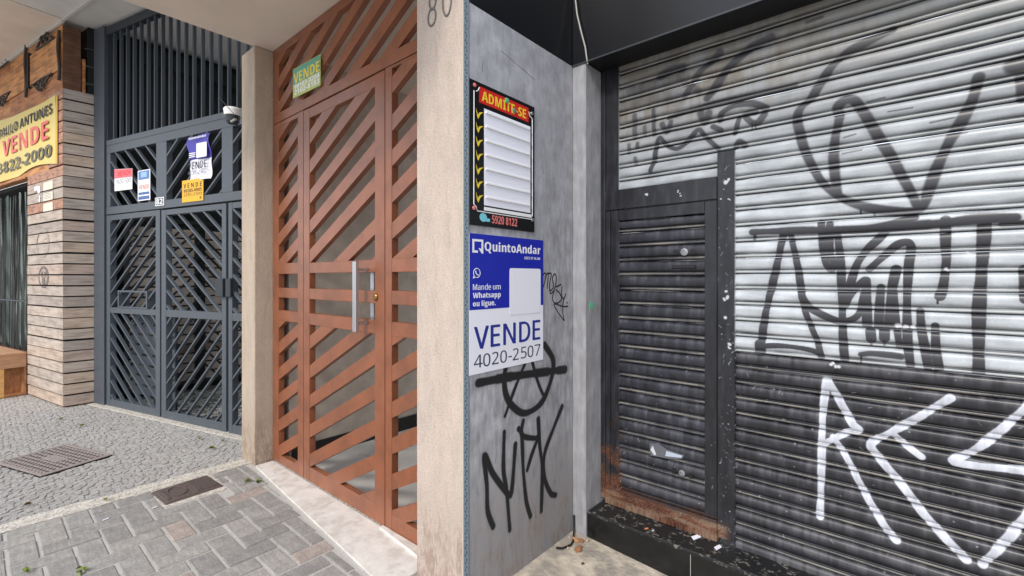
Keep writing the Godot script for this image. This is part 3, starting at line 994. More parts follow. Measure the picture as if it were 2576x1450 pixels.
	spray([1264, 1470, 1246, 1444, 1209, 1402, 1180, 1348, 1165, 1291, 1154, 1227, 1147, 1198], 0.0252, 0.9, 0.07)
	spray([1147, 1202, 1173, 1255, 1205, 1292], 0.0234, 0.9, 0.07)
	spray([1218, 1333, 1262, 1382, 1300, 1421, 1327, 1427, 1336, 1404, 1330, 1351, 1325, 1233, 1325, 1136, 1327, 1062, 1334, 990], 0.0243, 0.9, 0.07)
	spray([1210, 1287, 1210, 1251, 1212, 1128], 0.027, 0.9, 0.07)
	spray([1252, 1267, 1248, 1196, 1246, 1125], 0.0252, 0.9, 0.07)
	spray([1295, 1332, 1285, 1272, 1277, 1192, 1274, 1127], 0.027, 0.9, 0.07)
	spray([1285, 1272, 1291, 1183, 1304, 1055], 0.0216, 0.9, 0.07)
	spray([1222, 1103, 1224, 1073], 0.0306, 0.85, 0.07)
	spray([1262, 1106, 1262, 1081], 0.0306, 0.85, 0.07)
	spray([1224, 1073, 1224, 1050], 0.006, 0.9, 0.07)
	spray([1262, 1081, 1262, 1056], 0.006, 0.9, 0.07)
	spray([1360, 1186, 1363, 1124, 1374, 1043, 1381, 991], 0.0234, 0.9, 0.07)
	spray([1399, 1136, 1401, 1046, 1408, 990], 0.0234, 0.9, 0.07)
	spray([1194, 1014, 1222, 1021, 1281, 1021, 1308, 1019], 0.02, 0.85, 0.25)
	spray([1194, 1014, 1194, 983], 0.005, 0.9, 0.07)
	spray([1425, 1499, 1425, 1415, 1427, 1358, 1418, 1264, 1411, 1236], 0.0252, 0.9, 0.07)
	spray([1406, 1236, 1405, 1212], 0.005, 0.9, 0.07)
	spray([1519, 1492, 1516, 1410, 1511, 1306, 1506, 1193, 1505, 1056, 1505, 988], 0.0306, 0.9, 0.07)
	spray([1608, 1328, 1610, 1232], 0.027, 0.9, 0.07)
	var black := mk
	mask_new(W, H, SX0, SYT, 0.5, 0.5)
	spray([1086, 903, 1074, 765, 1070, 600, 1067, 435, 1064, 363], 0.0245, 0.94, 0.14)
	spray([1092, 899, 1126, 834, 1169, 747, 1186, 729, 1148, 710, 1067, 643], 0.0245, 0.94, 0.14)
	spray([1108, 685, 1148, 620, 1190, 531, 1231, 450, 1271, 382, 1295, 355], 0.0245, 0.94, 0.14)
	spray([1437, 892, 1348, 803, 1271, 732, 1223, 685, 1244, 644, 1310, 561, 1366, 480, 1420, 416, 1475, 357], 0.0245, 0.94, 0.14)
	spray([1283, 740, 1322, 704, 1363, 674], 0.0245, 0.94, 0.14)
	spray([1642, 936, 1605, 881, 1537, 782, 1488, 720, 1448, 677, 1605, 691, 1657, 692], 0.0245, 0.94, 0.14)
	spray([1657, 645, 1605, 536, 1568, 456, 1514, 354], 0.0245, 0.94, 0.14)
	var white := mk
	mask_new(W, H, SX0, SYT, 0.5, 0.5)   # chips and splashes of pale paint
	var r := RandomNumberGenerator.new()
	r.seed = 77
	for c in [[722, 1722, 16], [727, 1728, 12], [718, 1245, 12], [724, 1215, 13], [715, 1205, 10], [722, 1130, 14], [733, 1010, 14], [735, 1000, 9], [350, 1715, 9], [352, 1705, 8], [520, 1690, 7], [505, 1708, 8], [700, 1650, 6], [735, 1640, 6], [1120, 960, 13], [1105, 970, 10], [1300, 1130, 18], [1320, 1125, 14], [1340, 1130, 12], [1430, 1330, 10], [1480, 1385, 8]]:
		for k in 3: blob(c[0] + r.randf_range(-5, 5), c[1] + r.randf_range(-7, 7), c[2] * 0.001 * r.randf_range(0.5, 1.0), 0.9)
	for k in 260:
		var x := r.randf_range(690, 755) if k < 90 else r.randf_range(190, 1700)
		var y := r.randf_range(180, 1800) if k < 90 else r.randf_range(170, 960)
		if k % 3 == 0: spray([x, y, x + r.randf_range(-12, 12), y + r.randf_range(-16, 16)], 0.002, r.randf_range(0.2, 0.6), 0.3)
		else: blob(x, y, r.randf_range(0.002, 0.005), r.randf_range(0.25, 0.7))
	var chips := mk
	var n1 := noise_image(512, 512, 0.012, 4, 41)
	var n2 := noise_image(512, 512, 0.05, 4, 42, 0.12)
	var n3 := noise_image(512, 512, 0.05, 4, 43, 6.0)
	var n4 := noise_image(512, 512, 0.2, 3, 44)
	var d1 := n1.get_data()
	var d2 := n2.get_data()
	var d3 := n3.get_data()
	var d4 := n4.get_data()
	var out := PackedByteArray()
	out.resize(W * H * 3)
	for y in H:
		var ym := 2.45 - (y + 0.5) * 0.002
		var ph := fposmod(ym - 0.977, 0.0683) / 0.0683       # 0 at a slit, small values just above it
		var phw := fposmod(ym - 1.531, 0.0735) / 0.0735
		for x in W:
			var xm := 0.1 + (x + 0.5) * 0.002
			var k := (y % 512) * 512 + (x % 512)
			var a := d1[k] / 255.0 - 0.5
			var b := d2[k] / 255.0 - 0.5
			var c := d3[k] / 255.0 - 0.5
			var d := d4[k] / 255.0 - 0.5
			var col: Vector3
			var wicket := xm < 0.757 and ym < 1.752 and not (xm < 0.2 and ym > 1.752)
			var post := (xm < 0.198) or (xm > 0.683 and xm < 0.757 and ym < 1.862) or (wicket and (xm < 0.19 or xm > 0.627 or ym > 1.594 or ym < 0.224))
			if ym > 0.979 and not wicket and not post:
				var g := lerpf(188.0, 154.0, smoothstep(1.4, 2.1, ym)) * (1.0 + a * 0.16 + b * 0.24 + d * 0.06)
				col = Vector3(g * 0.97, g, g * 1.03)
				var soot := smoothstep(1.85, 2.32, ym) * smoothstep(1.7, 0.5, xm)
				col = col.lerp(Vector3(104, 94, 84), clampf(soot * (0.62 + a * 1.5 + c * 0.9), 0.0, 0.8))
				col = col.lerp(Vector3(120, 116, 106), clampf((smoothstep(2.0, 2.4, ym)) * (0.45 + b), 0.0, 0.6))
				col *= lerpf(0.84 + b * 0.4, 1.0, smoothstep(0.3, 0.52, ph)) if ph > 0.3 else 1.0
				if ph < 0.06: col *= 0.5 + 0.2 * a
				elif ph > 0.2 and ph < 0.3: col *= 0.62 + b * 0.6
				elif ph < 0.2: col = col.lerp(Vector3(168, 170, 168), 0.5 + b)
			else:
				var g := (33.0 if post else (40.0 if xm > 0.757 else 48.0)) * (1.0 + a * 0.5 + c * 0.5 + d * 0.35)
				col = Vector3(g * 0.96, g * 0.98, g * 1.14)
				var bead := ph if xm > 0.757 else phw
				var lo := 0.03 if xm > 0.757 else 0.06
				if not post:
					var dust_and_sheen := clampf((0.14 + 0.35 * smoothstep(0.83, 0.96, ym) if xm > 0.757 else 0.0) + c * 1.0 + a * 0.7, 0.0, 0.6)
					col = col.lerp(Vector3(118, 116, 118), clampf(dust_and_sheen + 0.45 * smoothstep(0.55, 0.25, ym + a * 0.3), 0.0, 0.75) * smoothstep(0.4, 0.9, bead) * 0.85)  # dust, with a highlight painted along the lit top of each slat
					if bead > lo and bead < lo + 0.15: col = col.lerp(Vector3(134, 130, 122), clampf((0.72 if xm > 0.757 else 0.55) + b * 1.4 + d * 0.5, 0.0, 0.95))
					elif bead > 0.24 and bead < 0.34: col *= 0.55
				else:
					col = col.lerp(Vector3(62, 66, 72), clampf(c * 0.8, 0.0, 0.35))
			# rust creeping up the corner and along the sill
			var rust := 0.0
			if xm < 0.21: rust = smoothstep(0.5, 0.15, ym + a * 0.6)
			if xm < 0.76: rust = maxf(rust, smoothstep(0.245, 0.2, ym + d * 0.05 + a * 0.03) * smoothstep(0.76, 0.70, xm + d * 0.05))
			if rust > 0.0:
				var rc := Vector3(104, 66, 50) * (1.0 + d * 0.9 + a * 0.5)
				rc = rc.lerp(Vector3(150, 128, 106), clampf(b * 1.8 + a + 0.3, 0.0, 0.75) if ym < 0.212 else 0.0)
				col = col.lerp(rc, clampf(rust * (0.9 + d), 0.0, 0.95))
			var i := y * W + x
			var s := black[i] / 255.0
			var miss := 0.6 if ph > 0.07 and ph < 0.2 else 1.0
			s *= miss
			if post or wicket: s = 0.0
			col = col.lerp(Vector3(44, 44, 49), s)
			s = white[i] / 255.0
			col = col.lerp(Vector3(226, 230, 242), s * (0.9 + c * 0.25) * (0.75 if miss < 1.0 else 1.0))
			s = chips[i] / 255.0
			col = col.lerp(Vector3(206, 208, 214), s)
			i *= 3
			out[i] = int(clampf(col.x, 0, 255))
			out[i + 1] = int(clampf(col.y, 0, 255))
			out[i + 2] = int(clampf(col.z, 0, 255))
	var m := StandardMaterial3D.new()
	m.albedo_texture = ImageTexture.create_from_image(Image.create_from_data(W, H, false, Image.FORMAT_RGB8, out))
	m.texture_repeat = false
	m.roughness = 0.36
	return m

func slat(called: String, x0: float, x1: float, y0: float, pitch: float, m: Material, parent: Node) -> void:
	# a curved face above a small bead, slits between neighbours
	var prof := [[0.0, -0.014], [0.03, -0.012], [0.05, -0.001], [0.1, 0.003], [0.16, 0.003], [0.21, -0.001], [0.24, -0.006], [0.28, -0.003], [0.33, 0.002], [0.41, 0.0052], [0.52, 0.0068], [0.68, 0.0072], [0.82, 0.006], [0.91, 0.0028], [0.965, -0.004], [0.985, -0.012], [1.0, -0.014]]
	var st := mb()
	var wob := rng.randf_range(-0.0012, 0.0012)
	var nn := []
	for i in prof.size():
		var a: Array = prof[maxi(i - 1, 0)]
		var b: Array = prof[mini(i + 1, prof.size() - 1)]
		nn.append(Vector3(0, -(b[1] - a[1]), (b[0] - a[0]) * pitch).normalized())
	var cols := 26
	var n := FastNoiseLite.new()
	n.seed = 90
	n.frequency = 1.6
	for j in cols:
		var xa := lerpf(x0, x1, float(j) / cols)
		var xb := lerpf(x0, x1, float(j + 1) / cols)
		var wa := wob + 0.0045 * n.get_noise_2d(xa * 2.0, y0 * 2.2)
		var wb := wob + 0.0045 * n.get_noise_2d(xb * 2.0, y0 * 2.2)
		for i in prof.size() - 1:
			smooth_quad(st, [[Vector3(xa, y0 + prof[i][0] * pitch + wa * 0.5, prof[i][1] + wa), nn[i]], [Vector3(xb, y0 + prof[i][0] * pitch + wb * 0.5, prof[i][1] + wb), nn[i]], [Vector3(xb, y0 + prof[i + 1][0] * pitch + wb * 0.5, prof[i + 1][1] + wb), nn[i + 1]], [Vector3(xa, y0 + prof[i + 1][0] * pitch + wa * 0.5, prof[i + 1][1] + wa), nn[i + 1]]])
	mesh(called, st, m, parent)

func build_shutter() -> void:
	M.shutter = shutter_maps()
	var p := thing("roller_shutter", "large roller shutter, pale above and black below, covered in graffiti", "shutter", Vector3(0, 0, -0.906))
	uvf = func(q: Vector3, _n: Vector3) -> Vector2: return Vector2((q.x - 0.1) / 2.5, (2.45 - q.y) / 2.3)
	var y := 0.977 - 0.0683 * 13.0
	while y < 2.41:
		var x0 := 0.757
		if y > 1.74 and y < 1.8: x0 = 0.757
		elif y >= 1.8: x0 = 0.2
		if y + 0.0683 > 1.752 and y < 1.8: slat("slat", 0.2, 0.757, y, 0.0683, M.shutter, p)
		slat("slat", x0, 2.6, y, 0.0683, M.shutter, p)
		y += 0.0683
	one_shut("guide_rail", Vector3(0.1, 0.15, -0.03), Vector3(0.2, 2.4, 0.012), p)
	one_shut("guide_lip", Vector3(0.1, 0.15, 0.0125), Vector3(0.125, 2.385, 0.024), p)
	# wicket door in its frame
	var w := one_shut("wicket_frame", Vector3(0.684, 0.15, -0.02), Vector3(0.757, 1.858, 0.022), p)
	one_shut("frame_head", Vector3(0.1, 1.651, -0.02), Vector3(0.6835, 1.752, 0.02), p)
	one_shut("frame_jamb", Vector3(0.1255, 0.15, 0.0125), Vector3(0.15, 1.6505, 0.02), p)
	one_shut("sill", Vector3(0.1255, 0.128, -0.03), Vector3(0.6835, 0.222, 0.026), p)
	var leafp := mb()
	box(leafp, Vector3(0.152, 0.224, -0.03), Vector3(0.189, 1.648, 0.014), 0.002)
	box(leafp, Vector3(0.627, 0.224, -0.03), Vector3(0.6815, 1.648, 0.014), 0.002)
	box(leafp, Vector3(0.1895, 1.594, -0.03), Vector3(0.6265, 1.648, 0.0135), 0.002)
	var leaf := mesh("wicket_door", leafp, M.shutter, p)
	var yy := 1.531 - 0.0735 * 18.0
	while yy < 1.59:
		slat("slat", 0.1895, 0.6265, yy, minf(0.0735, 1.594 - yy), M.shutter, leaf)
		yy += 0.0735
	uvf = null
	for q in [[0.533, 1.422, 0.019], [0.522, 0.385, 0.016]]:
		var st := mb()
		lathe(st, Vector3(q[0], q[1], 0.006), Vector3(0, 0, 1), [Vector2(0, q[2]), Vector2(0.004, q[2] * 0.95), Vector2(0.006, q[2] * 0.45), Vector2(0.006, 0.007), Vector2(0.002, 0.006), Vector2(0.002, 0.0)], 8)
		mesh("lock_plate", st, M.worn_steel, leaf)
		for s in [-1.0, 1.0]:
			st = mb()
			lathe(st, Vector3(q[0] + s * 0.039, q[1], 0.006), Vector3(0, 0, 1), [Vector2(0, 0.012), Vector2(0.004, 0.011), Vector2(0.004, 0.005), Vector2(0.001, 0.004), Vector2(0.001, 0.0)], 10)
			mesh("bolt_ring", st, M.black_iron, leaf)
	one_box("slot", Vector3(0.475, 1.345, 0.009), Vector3(0.585, 1.36, 0.013), M.black_iron, leaf, 0.002)
	# the pale block at the top of the wicket panel is plain shutter sheet
	w.set_meta("label", "black post of the wicket with chipped white paint")

func one_shut(n: String, lo: Vector3, hi: Vector3, parent: Node) -> MeshInstance3D:
	var st := mb()
	box(st, lo, hi, 0.003)
	return mesh(n, st, M.shutter, parent)

# ---------- dark gate and the passage behind it ----------
const GATE_AT := Vector3(-5.042, 0, 0.432)
const GATE_TURN := 0.26422
const SHOP_AT := Vector3(-7.0575, 0, 1.057)
const SHOP_TURN := 0.18625

func local_to(at: Vector3, turn: float, x: float, z: float) -> Vector2:
	var d := Vector2(x - at.x, z - at.z)
	return Vector2(d.x * cos(turn) - d.y * sin(turn), d.x * sin(turn) + d.y * cos(turn))

func diagonals(parent: Node, x0: float, y0: float, x1: float, y1: float, at_left: float, pitch: float, slope: float) -> void:
	var tops := []
	for k in range(-12, 16): tops.append(at_left + pitch * k)
	bars_in(parent, rect(x0, y0, x1, y1), tops, x0, slope, 0.021, -0.03, -0.004, M.slate)

func build_dark_gate() -> void:
	var g := thing("iron_gate", "dark slate blue iron gate of slim slanted bars with upright bars above", "gate", GATE_AT, GATE_TURN)
	var s: Material = M.slate
	frame_of("post", [[-0.047, 0.0, 0.155, 3.87]], [], -0.1, 0.012, s, g)
	frame_of("post_edge", [[0.155, 0.0, 0.172, 3.78]], [], -0.06, -0.01, M.slate_dark, g)
	frame_of("header", [[0.156, 3.775, 2.75, 3.86]], [], -0.06, 0.0, M.slate_dark, g)
	frame_of("rail", [[0.173, 2.645, 2.75, 2.70]], [[0.173, 2.565, 2.75, 2.6445]], -0.06, 0.0, s, g)
	for k in 22:
		var u := 0.292 + k * 0.1206 + rng.randf_range(-0.002, 0.002)
		if u < 2.72: one_box("upright_bar", Vector3(u - 0.008, 2.70, -0.036), Vector3(u + 0.008, 3.775, -0.008), M.slate_shaded, g, 0.001)
	# transom of three panels
	var tr := frame_of("transom", [[0.173, 1.945, 2.75, 2.02]], [[0.173, 2.02, 0.243, 2.565], [1.06, 2.02, 1.224, 2.565], [2.032, 2.02, 2.175, 2.565]], -0.055, 0.0, s, g)
	diagonals(tr, 0.243, 2.02, 1.06, 2.565, 2.492, 0.16, -0.88)
	diagonals(tr, 1.224, 2.02, 2.032, 2.565, 2.099, 0.17, 0.79)
	diagonals(tr, 2.175, 2.02, 2.75, 2.565, 2.099, 0.17, 0.79)
	# two leaves and a fixed panel
	var a := frame_of("door_leaf", [[0.176, 0.0, 0.243, 1.936], [1.053, 0.0, 1.123, 1.936]], [[0.243, 0.0, 1.053, 0.076], [0.243, 0.948, 1.053, 1.004], [0.243, 1.883, 1.053, 1.936]], -0.055, 0.0, s, g)
	diagonals(a, 0.243, 1.004, 1.053, 1.883, 1.162, 0.143, 0.77)
	diagonals(a, 0.243, 0.076, 1.053, 0.948, 0.842, 0.143, -0.82)
	var st := mb()
	for q in [[0.396, 1.006, 0.418, 1.178], [0.896, 1.006, 0.918, 1.178], [0.418, 1.16, 0.896, 1.178], [0.418, 1.006, 0.896, 1.02]]:
		box(st, Vector3(q[0], q[1], -0.09), Vector3(q[2], q[3], 0.004), 0.001)
	mesh("letter_slot", st, s, a)
	var b := frame_of("door_leaf", [[1.147, 0.0, 1.219, 1.93], [2.035, 0.0, 2.092, 1.93]], [[1.219, 0.0, 2.035, 0.076], [1.219, 0.943, 2.035, 1.008], [1.219, 1.88, 2.035, 1.93]], -0.055, 0.0, s, g)
	diagonals(b, 1.219, 1.008, 2.035, 1.88, 1.75, 0.139, -0.75)
	diagonals(b, 1.219, 0.076, 2.035, 0.943, 0.476, 0.136, 0.97)
	one_box("lock_box", Vector3(1.99, 1.143, -0.03), Vector3(2.091, 1.297, 0.03), M.slate_dark, b, 0.004)
	var c := frame_of("side_panel", [[2.122, 0.0, 2.172, 1.93], [2.69, 0.0, 2.75, 1.93]], [[2.172, 0.0, 2.69, 0.076], [2.172, 0.943, 2.69, 1.008], [2.172, 1.88, 2.69, 1.93]], -0.055, 0.0, s, g)
	diagonals(c, 2.172, 1.008, 2.69, 1.88, 1.75, 0.139, -0.75)
	diagonals(c, 2.172, 0.076, 2.69, 0.943, 0.476, 0.136, 0.97)
	one_box("lock_box", Vector3(2.123, 1.143, 0.001), Vector3(2.188, 1.297, 0.028), M.slate_dark, c, 0.004)
	frame_of("middle_post", [[1.124, 0.0, 1.146, 1.944]], [], -0.05, -0.012, M.slate_dark, g)
	var sill := one_slab("gate_sill", poly_of([-0.05, -0.12, 2.8, -0.12, 2.8, 0.06, -0.05, 0.06]), -0.12, 0.006, M.mortar)
	sill.position = GATE_AT
	sill.rotation.y = GATE_TURN
	tag(sill, "pale concrete sill along the foot of the dark iron gate", "sill")
	# passage
	var p := thing("side_passage", "dim passage with plank wall seen through the dark iron gate", "passage", Vector3(-3.7, 0, -1.5))
	one_slab("floor", poly_of([-1.33, 1.85, 1.356, 1.13, 1.356, -3.0, -1.33, -3.0]), -0.1, 0.004, M.passage_floor, p)
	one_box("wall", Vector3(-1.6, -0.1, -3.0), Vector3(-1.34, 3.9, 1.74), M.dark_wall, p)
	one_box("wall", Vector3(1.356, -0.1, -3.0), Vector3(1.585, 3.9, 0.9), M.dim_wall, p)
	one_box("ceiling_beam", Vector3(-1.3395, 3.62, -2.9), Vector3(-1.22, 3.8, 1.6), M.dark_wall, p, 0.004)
	for k in 16:
		for j in 3:
			var z0 := -2.4 + j * 1.36
			one_box("plank", Vector3(-1.339, 0.1 + k * 0.111, z0 + 0.003), Vector3(-1.312 + rng.randf_range(-0.003, 0.003), 0.193 + k * 0.111, z0 + 1.357), M.tan_plank if k + j * 2 != 7 else M.plank5, p, 0.003)
	one_box("post", Vector3(-1.3, 0.0, 1.0), Vector3(-1.22, 2.2, 1.09), M.black_iron, p, 0.004)
	# inner grille standing open along the passage wall
	var ig := thing("inner_grille", "black inner grille of crossing bars folded along the plank wall", "grille", Vector3(-4.86, 0.0, -1.1), -PI / 2)
	frame_of("frame", [[-1.35, 0.1, -1.31, 1.95], [-0.02, 0.1, 0.02, 1.95], [1.31, 0.1, 1.35, 1.95]], [[-1.31, 0.1, -0.02, 0.14], [0.02, 0.1, 1.31, 0.14], [-1.31, 1.91, -0.02, 1.95], [0.02, 1.91, 1.31, 1.95]], -0.02, 0.02, M.black_iron, ig)
	for q in [[-1.31, -0.66, 1.1], [-0.66, -0.02, -1.1], [0.02, 0.66, 1.1], [0.66, 1.31, -1.1]]:
		var tops := []
		for k in range(-8, 16): tops.append(0.3 + k * 0.16)
		bars_in(ig, rect(q[0], 0.14, q[1], 1.91), tops, q[0], q[2], 0.03, -0.012, 0.012, M.black_iron)
	# slatted blind panel standing behind the lower left leaf
	var bp := thing("slat_panel", "slate blue slatted panel standing behind the lower left of the dark gate", "panel", GATE_AT, GATE_TURN)
	for k in 8: one_box("slat", Vector3(0.26, 0.1 + k * 0.105, -0.2), Vector3(1.02, 0.182 + k * 0.105, -0.185), M.slate, bp, 0.002)
	for u in [0.3, 0.64, 0.98]: one_box("stile", Vector3(u - 0.02, 0.004, -0.222), Vector3(u + 0.02, 0.95, -0.201), M.slate_dark, bp, 0.002)

# ---------- wooden shop front on the far left ----------
func build_wood_front() -> void:
	var back := local_to(SHOP_AT, SHOP_TURN, -5.094, 0.44)
	var cx := 2.0
	var p := thing("wood_pillar", "corner pillar clad in weathered pale horizontal planks with dark gaps", "pillar", SHOP_AT, SHOP_TURN)
	var dv := (back - Vector2(cx, 0.0))
	var e := dv.normalized()
	for k in 29:
		var y := 0.018 + k * 0.1103 + rng.randf_range(-0.0025, 0.0025)
		var y1 := y + 0.0955 + rng.randf_range(-0.002, 0.003)
		var m: Material = M["plank%d" % (rng.randi() % 6)]
		if k < 22:
			var u0 := 0.965 + rng.randf_range(-0.004, 0.004)
			one_slab("plank", poly_of([u0, -0.022, cx - 0.024, -0.022, cx - 0.001, rng.randf_range(-0.003, 0.002), u0, rng.randf_range(-0.003, 0.002)]), y, y1, m if k < 16 else (M.front_board if k % 3 == 0 else m), p)
		else:
			one_slab("plank", poly_of([1.6, -0.022, cx - 0.024, -0.022, cx - 0.001, 0, 1.6, 0]), y, y1, M.front_board, p)
		var a := Vector2(cx, -0.0015) + e * 0.001
		var b2 := back + e * rng.randf_range(-0.01, 0.004)
		var side := Vector2(-e.y, e.x) * -0.022 if Vector2(-e.y, e.x).x > 0 else Vector2(-e.y, e.x) * 0.022
		var off := -side.normalized() * rng.randf_range(-0.002, 0.003)
		one_slab("plank", PackedVector2Array([a + off, b2 + off, b2 + side, a + side]), y + rng.randf_range(-0.002, 0.002), y1, M["plank%d" % (rng.randi() % 6)], p)
	one_slab("core", poly_of([1.0, -0.03, 1.955, -0.03, back.x - 0.045, back.y + 0.02, 1.0, back.y]), 0.0, 3.19, M.dark_wall, p)
	one_slab("foot", poly_of([1.0, -0.015, cx - 0.02, -0.015, back.x - 0.03, back.y + 0.04, 1.0, back.y]), -0.05, 0.014, M.fascia_dark, p)
	# boarded fascia above
	var f := thing("wood_fascia", "reddish brown boarded shop fascia with a framed panel under the ceiling", "fascia", SHOP_AT, SHOP_TURN)
	var ys := [2.425, 2.67, 2.92, 3.165, 3.42, 3.6, 3.85]
	for k in 6:
		for j in 2:
			var u0: float = [-2.0, 0.35][j]
			var u1: float = [0.349, 1.6][j]
			if k >= 3: u1 = [0.349, 1.985][j]
			one_box("board", Vector3(u0, ys[k] + 0.003, -0.03), Vector3(u1, ys[k + 1] - 0.001, -0.003 + rng.randf_range(-0.002, 0.002)), M["fascia%d" % (rng.randi() % 3)], f, 0.003)
	one_box("lower_lip", Vector3(-2.0, 2.405, -0.06), Vector3(0.963, 2.4245, 0.02), M.fascia1, f, 0.004)
	var ec := Vector2(1.986, -0.002)
	var c2 := ec + e * 0.135
	one_slab("end_board", PackedVector2Array([ec, c2, c2 + Vector2(-0.03, 0), ec + Vector2(-0.03, -0.03)]), 3.168, 3.84, M.fascia_dark, f)
	one_slab("end_batten", PackedVector2Array([c2 + e * 0.012, c2 + e * 0.035, c2 + e * 0.035 + Vector2(-0.04, 0), c2 + e * 0.012 + Vector2(-0.04, 0)]), 3.168, 3.55, M.fascia0, f)
	one_box("panel", Vector3(1.09, 3.4, -0.0005), Vector3(1.93, 3.735, 0.012), M.fascia2, f, 0.003)
	one_box("panel", Vector3(-0.3, 3.4, -0.0005), Vector3(0.9, 3.74, 0.012), M.fascia2, f, 0.003)
	one_box("panel_edge", Vector3(1.062, 3.38, -0.0005), Vector3(1.0895, 3.77, 0.03), M.black_iron, f, 0.002)
	# wavy iron straps and scroll ornaments nailed on
	for q in [[0.985, 3.3, 3.87, "wavy dark iron strap beside the framed fascia panel"], [1.955, 3.28, 3.78, "wavy dark iron strap at the outer corner of the fascia"]]:
		var pts := []
		for k in 13:
			var t := k / 12.0
			pts.append(Vector3(q[0] + sin(t * 7.0) * 0.022, lerpf(q[1], q[2], t), 0.018))
		var st := mb()
		tube(st, pts, 0.014, 6)
		var o := mesh("iron_strap", st, M.fitting)
		o.position = SHOP_AT
		o.rotation.y = SHOP_TURN
		tag(o, q[3], "iron strap", "iron fittings on the wooden fascia")
	scroll(1.55, 3.785, 0.26, 1.0, "dark iron scroll ornament above the framed fascia panel")
	scroll(0.12, 3.88, 0.26, 1.0, "dark iron scroll ornament at the far upper left of the fascia")
	scroll(1.45, 3.36, 0.3, -1.0, "dark pointed iron ornament below the framed fascia panel")
	scroll(0.16, 3.44, 0.28, -1.0, "dark pointed iron ornament above the left end of the banner")
	# window with shiny curtain strips
	var w := thing("shop_window", "dark tall shop window left of the plank pillar", "window", SHOP_AT, SHOP_TURN)
	one_box("back", Vector3(-6.0, 0.0, -0.6), Vector3(0.96, 2.404, -0.55), M.dark_wall, w)
	one_box("jamb", Vector3(0.93, 0.0, -0.5), Vector3(0.964, 2.404, -0.03), M.dark_wall, w)
	one_box("head", Vector3(-6.0, 2.36, -0.54), Vector3(0.93, 2.404, -0.06), M.dark_wall, w)
	one_box("rail", Vector3(-2.0, 1.03, -0.02), Vector3(0.964, 1.045, -0.005), M.slate_dark, w, 0.003)
	one_box("stall_riser", Vector3(-2.0, 0.0, -0.16), Vector3(0.93, 0.42, -0.045), M.fascia_dark, w)
	var cu := thing("curtain", "shiny grey green foil strip curtain hanging in the dark window", "curtain", SHOP_AT, SHOP_TURN)
	for k in 63:
		var u := -0.8 + k * 0.027 + rng.randf_range(-0.006, 0.006)
		if k % 4 == 3: continue
		var st := mb()
		var rows := 24
		var ph := rng.randf() * 6.0
		for r in rows:
			var q := []
			for cc in [[0, r], [1, r], [1, r + 1], [0, r + 1]]:
				var yy: float = 0.43 + cc[1] * 1.9 / rows
				var x: float = u + cc[0] * (0.011 + 0.012 * absf(sin(ph * 3.0))) + sin(yy * 2.3 + ph) * 0.004
				var z: float = -0.09 + sin(yy * 4.0 + ph) * 0.006 - 0.05 * absf(cos(ph)) + cc[0] * 0.01 * sin(ph)
				q.append([Vector3(x, yy, z), Vector3(0.5 * sin(ph) + 0.35 * sin(ph * 2.0 + yy * 9.0) + (cc[0] - 0.5) * 0.8, 0.3 * cos(yy * 14.0 + ph), 1.0).normalized()])
			smooth_quad(st, q)
		mesh("strip", st, M.foil if k % 3 else M.foil_dark, cu)
	# wooden bench
	var bch := thing("bench", "light wooden box bench under the dark shop window", "bench", SHOP_AT, SHOP_TURN)
	one_box("seat", Vector3(-1.4, 0.452, 0.005), Vector3(0.962, 0.478, 0.262), M.bench_top, bch, 0.003)
	one_box("end_apron", Vector3(0.944, 0.318, 0.005), Vector3(0.96, 0.4515, 0.245), M.bench_top, bch, 0.003)
	one_box("front_apron", Vector3(-1.4, 0.318, 0.2455), Vector3(0.96, 0.4515, 0.26), M.bench_top, bch, 0.003)
	one_box("leg", Vector3(0.93, 0.004, 0.176), Vector3(0.958, 0.3175, 0.258), M.bench_leg, bch, 0.003)
	one_box("leg", Vector3(-1.39, 0.004, 0.176), Vector3(-1.36, 0.3175, 0.258), M.bench_leg, bch, 0.003)
	one_box("back_panel", Vector3(-1.4, 0.004, 0.003), Vector3(0.95, 0.3175, 0.018), M.bench_inside, bch)
	one_box("inner_panel", Vector3(0.82, 0.02, 0.0185), Vector3(0.835, 0.3175, 0.25), M.bench_inside, bch)
	one_box("bottom_board", Vector3(-1.4, 0.002, 0.0185), Vector3(0.945, 0.019, 0.25), M.bench_inside, bch)
	# ceilings: canopy before the shop, canopy before the gate, ceiling over the recess
	var c := thing("canopy", "pale beige flat canopy above the wooden shop front", "canopy", SHOP_AT, SHOP_TURN, "flat canopies over the pavement")
	one_slab("slab", poly_of([-3.0, 0.02, 2.03, 0.02, 2.03, 1.1, -3.0, 1.1]), 3.872, 4.1, M.soffit, c)
	one_box("edge_trim", Vector3(-3.0, 3.848, -0.004), Vector3(2.035, 3.8715, 0.024), M.white_trim, c, 0.003)
	c = thing("canopy", "pale grey flat canopy in front of the dark iron gate", "canopy", SHOP_AT, SHOP_TURN, "flat canopies over the pavement")
	one_slab("slab", poly_of([2.034, 0.02, 4.95, 0.02, 4.95, 1.1, 2.034, 1.1]), 3.88, 4.1, M.soffit_grey, c)
	one_box("edge_trim", Vector3(2.036, 3.858, -0.006), Vector3(4.9, 3.879, 0.022), M.white_trim, c, 0.003)
	one_slab("recess_ceiling", poly_of([-3.0, 0.018, 4.95, 0.018, 4.65, -2.1, -3.0, -2.1]), 3.9, 4.1, M.soffit_grey, c)
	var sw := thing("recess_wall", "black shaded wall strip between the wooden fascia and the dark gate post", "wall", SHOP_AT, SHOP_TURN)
	one_slab("face", PackedVector2Array([ec + e * 0.2 + Vector2(-0.3, 0), ec + e * 0.2 + Vector2(-0.03, 0), back + e * 0.12 + Vector2(-0.03, 0), back + e * 0.12 + Vector2(-0.3, 0)]), 3.2, 3.9, M.dark_wall, sw)
